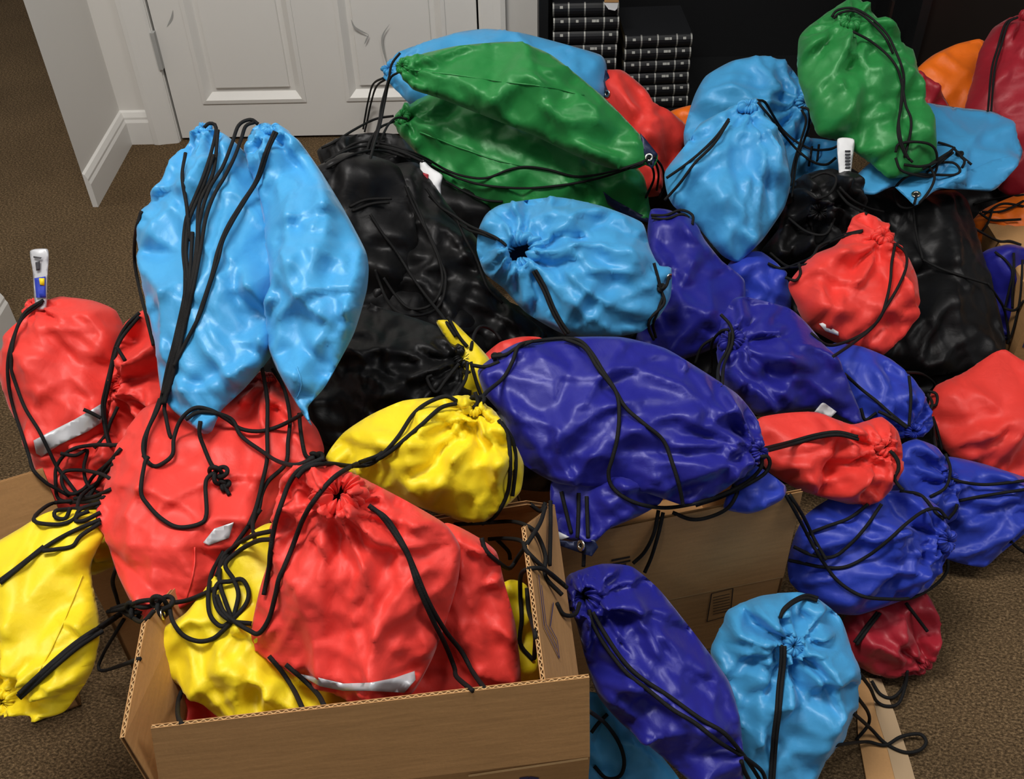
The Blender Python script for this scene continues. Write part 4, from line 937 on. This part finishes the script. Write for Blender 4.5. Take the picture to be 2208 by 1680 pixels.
cords('royal_floor', [(1270,1315),(1280,1350),(1310,1400),(1350,1450),(1400,1490),(1450,1530),(1500,1560),(1550,1600),(1600,1630),(1640,1660),(1652,1685)], [(1278,1320),(1300,1360),(1340,1420),(1380,1460),(1440,1500),(1510,1550),(1560,1580),(1600,1625),(1625,1660),(1640,1685)],
  [(1216,1261),(1180,1232),(1154,1225),(1125,1236),(1122,1283),(1125,1334),(1122,1388),(1150,1424)], [(1223,1268),(1180,1232),(1136,1189),(1125,1167),(1089,1161),(1053,1163)],
  [(1212,1283),(1176,1243),(1176,1200),(1162,1160),(1143,1138),(1107,1125),(1053,1127),(980,1131)], [(1038,1160),(1049,1189),(1082,1218),(1100,1225),(1118,1200),(1143,1163),(1165,1127),(1176,1091)],
  [(1143,1087),(1165,1102),(1176,1084)], [(1100,1207),(1096,1189),(1071,1163)], [(1136,1268),(1140,1316),(1154,1370),(1152,1420)], [(1200,1300),(1215,1325),(1240,1325),(1250,1300)], [(1598,1640),(1604,1660),(1615,1682)])
cords('coral_box', [(795,1090),(820,1110),(850,1150),(880,1200),(900,1260),(930,1330),(960,1390),(980,1440),(985,1460),(1020,1490)], [(800,1095),(835,1120),(870,1175),(895,1230),(925,1300),(960,1360),(995,1405),(1020,1450),(1045,1485)],
  [(826,975),(810,985),(770,1000),(720,1030),(677,1080),(652,1123),(630,1181),(612,1225),(601,1250),(594,1283),(580,1334),(558,1366),(536,1359),(507,1341),(482,1319),(467,1283)],
  [(700,988),(650,1010),(625,1040),(609,1080),(594,1127),(583,1189),(580,1225),(569,1283)])
cords('yellow_box', [(482,1189),(457,1236),(449,1283),(453,1326),(475,1350),(496,1341),(529,1305),(536,1276),(522,1250),(496,1254),(471,1258),(462,1283),(471,1316),(500,1339),(543,1345)],
  [(562,1098),(536,1134),(500,1185),(475,1225),(475,1261),(486,1297),(500,1334)], [(587,1145),(543,1156),(507,1178),(482,1200),(467,1243)], [(587,1163),(554,1167),(514,1189),(486,1218),(504,1250),(514,1283),(504,1330)],
  [(551,1098),(545,1130),(548,1160)], [(580,1415),(609,1450),(634,1489),(652,1527)], [(616,1433),(652,1464),(685,1497),(699,1522)])
cord('red_box_bottom', [(392,1490),(384,1515),(384,1545),(392,1562)])
cords('yellow_left', [(38,1502),(72,1471),(116,1431),(163,1392),(217,1355),(261,1326)], [(40,1497),(75,1464),(118,1424),(165,1385),(219,1349),(262,1320)], [(42,1506),(80,1472),(120,1436),(168,1396),(222,1360)],
  [(268,1334),(246,1370),(225,1406),(212,1439),(225,1446),(261,1435),(301,1421)], [(0,1258),(36,1229),(91,1185),(145,1152),(217,1120)], [(0,1252),(40,1222),(95,1178)], [(91,1188),(120,1185),(156,1178),(174,1156),(217,1127)])
cords('coral_left_under', [(254,960),(199,960),(152,971),(123,1004),(120,1043),(127,1076),(163,1083),(203,1080),(225,1072)], [(130,978),(163,982),(188,971),(181,1007),(188,1043),(217,1065)],
  [(261,967),(232,1000),(203,1025),(181,1054),(152,1065),(134,1043),(138,1018),(174,1014),(217,1022),(239,1033)], [(217,1084),(174,1098),(159,1120),(127,1131),(80,1127),(76,1113),(109,1087),(156,1080)],
  [(214,1094),(152,1098),(120,1102),(120,1116),(141,1118),(152,1094)], [(217,1105),(181,1123),(163,1123),(167,1113),(192,1102)], [(232,1000),(217,1032),(199,1061),(188,1080)], [(250,985),(225,1010),(205,1050),(180,1075),(150,1085)],
  [(245,1000),(210,1040),(175,1070),(165,1100)], [(160,1075),(200,1072),(240,1055)])
cords('coral_left_far', [(94,647),(54,674),(33,717),(18,772),(18,826),(29,880),(47,935),(62,982),(72,1014),(98,1040),(116,1051),(150,1070)], [(91,652),(47,688),(29,735),(24,790),(33,826),(54,880),(83,927),(105,971),(123,1007),(145,1036),(170,1070)], [(180,883),(200,892),(218,902)])
cords('coral_left_mid', [(301,674),(272,703),(250,746),(239,790),(228,837),(221,873),(225,917),(235,960)], [(300,682),(262,730),(247,770),(235,830),(225,880),(230,930),(240,965)], [(250,746),(262,765),(270,778)], [(254,877),(239,909),(228,938),(203,967)])
cords('green_upper', [(859,156),(841,170),(830,217),(820,268),(809,304),(798,344)], [(1410,337),(1428,362),(1432,398),(1421,427)], [(1403,348),(1410,384),(1392,427)], [(1412,345),(1420,375),(1416,410)],
  [(801,304),(863,319),(917,341),(961,366),(1001,380),(1048,384),(1098,366),(1135,360),(1182,366),(1236,380),(1280,378),(1334,366),(1388,348),(1399,337)], [(801,312),(859,326),(910,348),(954,370),(1008,391),(1062,402),(1135,406),(1207,400),(1262,391),(1316,377),(1388,351)])
cords('sky_top', [(863,114),(845,138),(838,170),(823,225),(816,268),(798,326)], [(829,167),(805,181),(794,217),(787,254),(783,279)], [(833,170),(812,186),(800,222),(792,260),(786,285)])
cords('green_lower', [(878,257),(856,254),(838,268),(823,297),(809,326)], [(849,250),(809,257),(765,279),(718,308),(693,319)], [(961,391),(1001,413),(1044,431),(1084,435)], [(850,262),(820,275),(800,300),(790,330)])
cords('black_top', [(754,446),(790,431),(845,428)], [(700,350),(760,320),(820,315),(880,330),(930,352)], [(705,362),(765,332),(822,325),(885,342)], [(715,340),(770,308),(830,304)], [(760,455),(800,440),(840,436)])
cords('black_main', [(874,400),(888,436),(910,480),(932,520),(950,563),(961,599),(954,646),(932,672),(896,681),(859,674),(834,646),(816,603),(809,581)], [(878,404),(903,454),(925,509),(946,559),(954,603),(943,643),(917,664),(881,664),(852,636),(827,599)],
  [(798,462),(823,501),(856,545),(888,596),(917,636),(954,683),(983,726)], [(917,404),(946,443),(979,465),(1012,487),(1062,509),(1077,518)], [(925,422),(968,462),(1008,494),(1041,505),(1070,516)], [(986,476),(1004,516),(1026,556),(1041,596),(1055,625),(1084,654)], [(965,683),(990,726),(1008,748)])
cords('black_low', [(1015,755),(1022,722),(1037,704),(1062,712),(1080,733)], [(1008,784),(1004,817),(983,853)], [(1015,780),(1026,820),(1037,853)], [(1019,788),(1048,791),(1077,780)], [(990,784),(961,820),(939,846),(921,817),(932,809)])
p = [(1149,585),(1171,625),(1189,668),(1207,701),(1222,722)]
cords('sky_centre', p, offset(p,6,-3), [(1410,567),(1421,607),(1425,625),(1436,617),(1443,596)], [(1425,625),(1432,654),(1403,686),(1399,708),(1410,733)], [(1430,640),(1418,672),(1408,700),(1414,728)], [(1078,518),(1085,524),(1092,530)])
knot('sky_centre', 1424, 620, .006)
cords('sky_mid', [(1572,256),(1546,293),(1510,329),(1473,359),(1437,384)], [(1572,260),(1539,311),(1499,351),(1466,395),(1433,432)], [(1632,216),(1649,220),(1667,249),(1686,278),(1715,304),(1751,322),(1788,322),(1806,315)], [(1634,220),(1664,256),(1689,289),(1718,322),(1751,348),(1781,355),(1803,340)])
cords('sky_back', [(1726,231),(1744,238),(1744,271),(1733,304),(1718,344),(1711,395),(1708,425)], [(1728,236),(1738,260),(1728,300),(1712,350),(1704,400)], [(1766,311),(1764,330),(1762,348)], [(1751,315),(1748,335),(1744,359)])
cords('black_mid', [(1740,414),(1762,428),(1792,414),(1803,384),(1777,373),(1748,384)], [(1810,403),(1839,432),(1876,450),(1905,457)], [(1804,410),(1830,440),(1870,462)], [(1700,470),(1740,500),(1780,505),(1800,470)], [(1660,545),(1700,575),(1740,570)])
cords('green_upright', [(1793,37),(1806,22),(1839,18),(1876,37),(1912,73),(1931,110),(1945,146),(1949,176),(1945,220),(1938,264),(1945,311),(1960,344)], [(1839,68),(1876,88),(1912,117),(1934,146),(1945,183),(1953,227),(1964,256),(1962,293),(1950,340)], [(1797,40),(1812,28),(1842,24),(1874,44),(1908,80),(1926,116)],
  [(1947,170),(1942,230),(1936,285),(1950,330),(1968,350)], [(1931,329),(1938,311),(1971,306),(2004,311),(2019,329),(2019,366),(2004,381),(1971,377),(1942,366),(1931,340)], [(1949,355),(1986,359),(2022,348),(2059,318)],
  [(2022,351),(2055,351),(2070,366),(2059,377),(2015,377),(1967,377),(1938,395),(1927,421),(1942,446),(1971,446),(2000,417),(2015,384),(2004,359)], [(1990,365),(2020,345),(2052,325)], [(1998,372),(2028,350),(2056,328)], [(2055,318),(2073,337),(2095,355)], [(2022,307),(2040,312),(2055,318)], [(2070,335),(2080,348),(2074,362)])
knot('green_upright', 2069, 333, .006)
cord('sky_flat', [(1976,421),(1974,430),(1971,441)])
cords('coral_mid', [(1861,497),(1821,506),(1795,517),(1766,532),(1751,554),(1722,568),(1685,579),(1656,568)], [(1858,500),(1820,511),(1792,523),(1765,538)], [(1722,568),(1726,590),(1715,605),(1693,598)], [(1931,524),(1923,565),(1920,605),(1912,645),(1898,685),(1868,715),(1825,737),(1784,744),(1748,718)], [(1932,526),(1953,546),(1954,576),(1938,616),(1912,660),(1883,704),(1839,740),(1795,770)])
cords('royal_mid', [(1554,678),(1576,704),(1579,740),(1561,788),(1557,836)], [(1572,711),(1554,715),(1535,740),(1535,777),(1532,806)], [(1539,729),(1513,748),(1499,784)], [(1574,716),(1570,750),(1550,790),(1548,830)])
cords('cobalt_mid', [(1821,806),(1857,839),(1890,865),(1923,894),(1956,920)], [(1960,810),(1964,857),(1960,920)], [(1894,887),(1923,901),(1956,923)], [(1856,880),(1866,905),(1890,890)], [(1949,803),(1986,806),(2015,828),(2004,846)], [(2000,843),(2019,850),(2019,872),(2004,876)], [(2011,898),(2022,931),(2031,971)], [(2012,905),(2014,940),(2018,965)], [(2000,850),(2010,868),(2006,885)])
p = [(1649,967),(1704,953),(1759,938),(1806,932),(1850,942)]
cords('coral_long', p, offset(p,2,6), [(1919,972),(1932,988),(1938,1010),(1929,1032),(1941,1051),(1949,1057)], [(1924,975),(1937,995),(1936,1018)])
cord('cobalt_small', [(2039,979),(2049,1013),(2039,1051),(2005,1072)])
cords('cobalt_edge', [(2046,1031),(2077,1040),(2128,1045),(2208,1037),(2225,1035)], [(2068,1080),(2118,1070),(2208,1056),(2225,1054)], [(2180,1168),(2195,1182),(2215,1195)])
cords('cobalt_low', [(2041,1117),(2022,1098),(1993,1102),(1956,1128),(1912,1168),(1868,1201),(1821,1223),(1773,1223),(1729,1214),(1700,1208)], [(2036,1120),(2018,1105),(1985,1068),(1940,1060)], [(2044,1120),(2059,1102),(2064,1087)],
  [(1694,1066),(1722,1117),(1751,1172),(1777,1215),(1810,1256),(1858,1285),(1912,1292),(1967,1289),(2015,1263),(2041,1234),(2044,1208)], [(1702,1066),(1730,1110),(1757,1165),(1782,1208)], [(1711,1179),(1751,1197),(1795,1201),(1832,1175),(1868,1135),(1901,1087)], [(1737,1153),(1784,1135),(1832,1117),(1872,1087)])
cords('maroon_floor', [(1898,1322),(1876,1351),(1847,1391)], [(1892,1320),(1870,1348),(1842,1386)], [(1953,1300),(1975,1329),(2000,1362)], [(1854,1453),(1876,1483),(1890,1512),(1912,1523),(1938,1516),(1953,1475),(1956,1446)], [(1879,1468),(1898,1497),(1923,1505),(1945,1486),(1954,1460)])
p = [(1682,1333),(1689,1318),(1711,1300),(1737,1290),(1762,1296)]; q = [(1685,1391),(1684,1431),(1678,1483),(1674,1537),(1667,1592),(1660,1690)]
cords('sky_floor', p, offset(p,2,-6), q, offset(q,7,2), [(1850,1505),(1872,1537),(1872,1563),(1846,1596)], [(1839,1537),(1876,1570),(1909,1603),(1949,1622),(1982,1618),(1997,1600),(1982,1583),(1942,1589),(1909,1607),(1872,1600),(1843,1602),(1803,1607)])
cords('sky_floor_left', [(1270,1533),(1307,1562),(1336,1605),(1346,1645),(1336,1674),(1307,1678),(1281,1652)], [(1310,1540),(1290,1560),(1275,1580)])
p = [(2195,37),(2174,51),(2158,102),(2145,150),(2137,241)]
cords('maroon', p, offset(p,-7,2))
cords('orange_right', [(2117,457),(2152,457),(2176,450),(2208,433)], [(2112,459),(2136,474),(2164,475),(2202,473)], [(2140,452),(2131,479),(2117,500)], [(2102,493),(2140,514),(2159,521),(2178,520),(2202,528)], [(2100,440),(2140,430),(2208,420)], [(2120,465),(2160,440),(2208,445)])
cords('royal_right', [(2145,543),(2169,562),(2183,586),(2176,624),(2167,664)], [(2186,545),(2186,588),(2183,636),(2183,664)], [(2164,664),(2188,669),(2208,648)], [(2130,610),(2150,640),(2164,664),(2172,700),(2176,740)], [(2205,560),(2200,640),(2185,710),(2172,742)])
cords('royal_back', [(1403,464),(1436,464),(1468,453),(1493,464),(1493,485)], [(1405,470),(1436,472),(1470,462),(1486,470)])
cords('black_right', [(1990,560),(2030,580),(2090,600),(2130,612)], [(1968,445),(1975,500),(1990,560)])
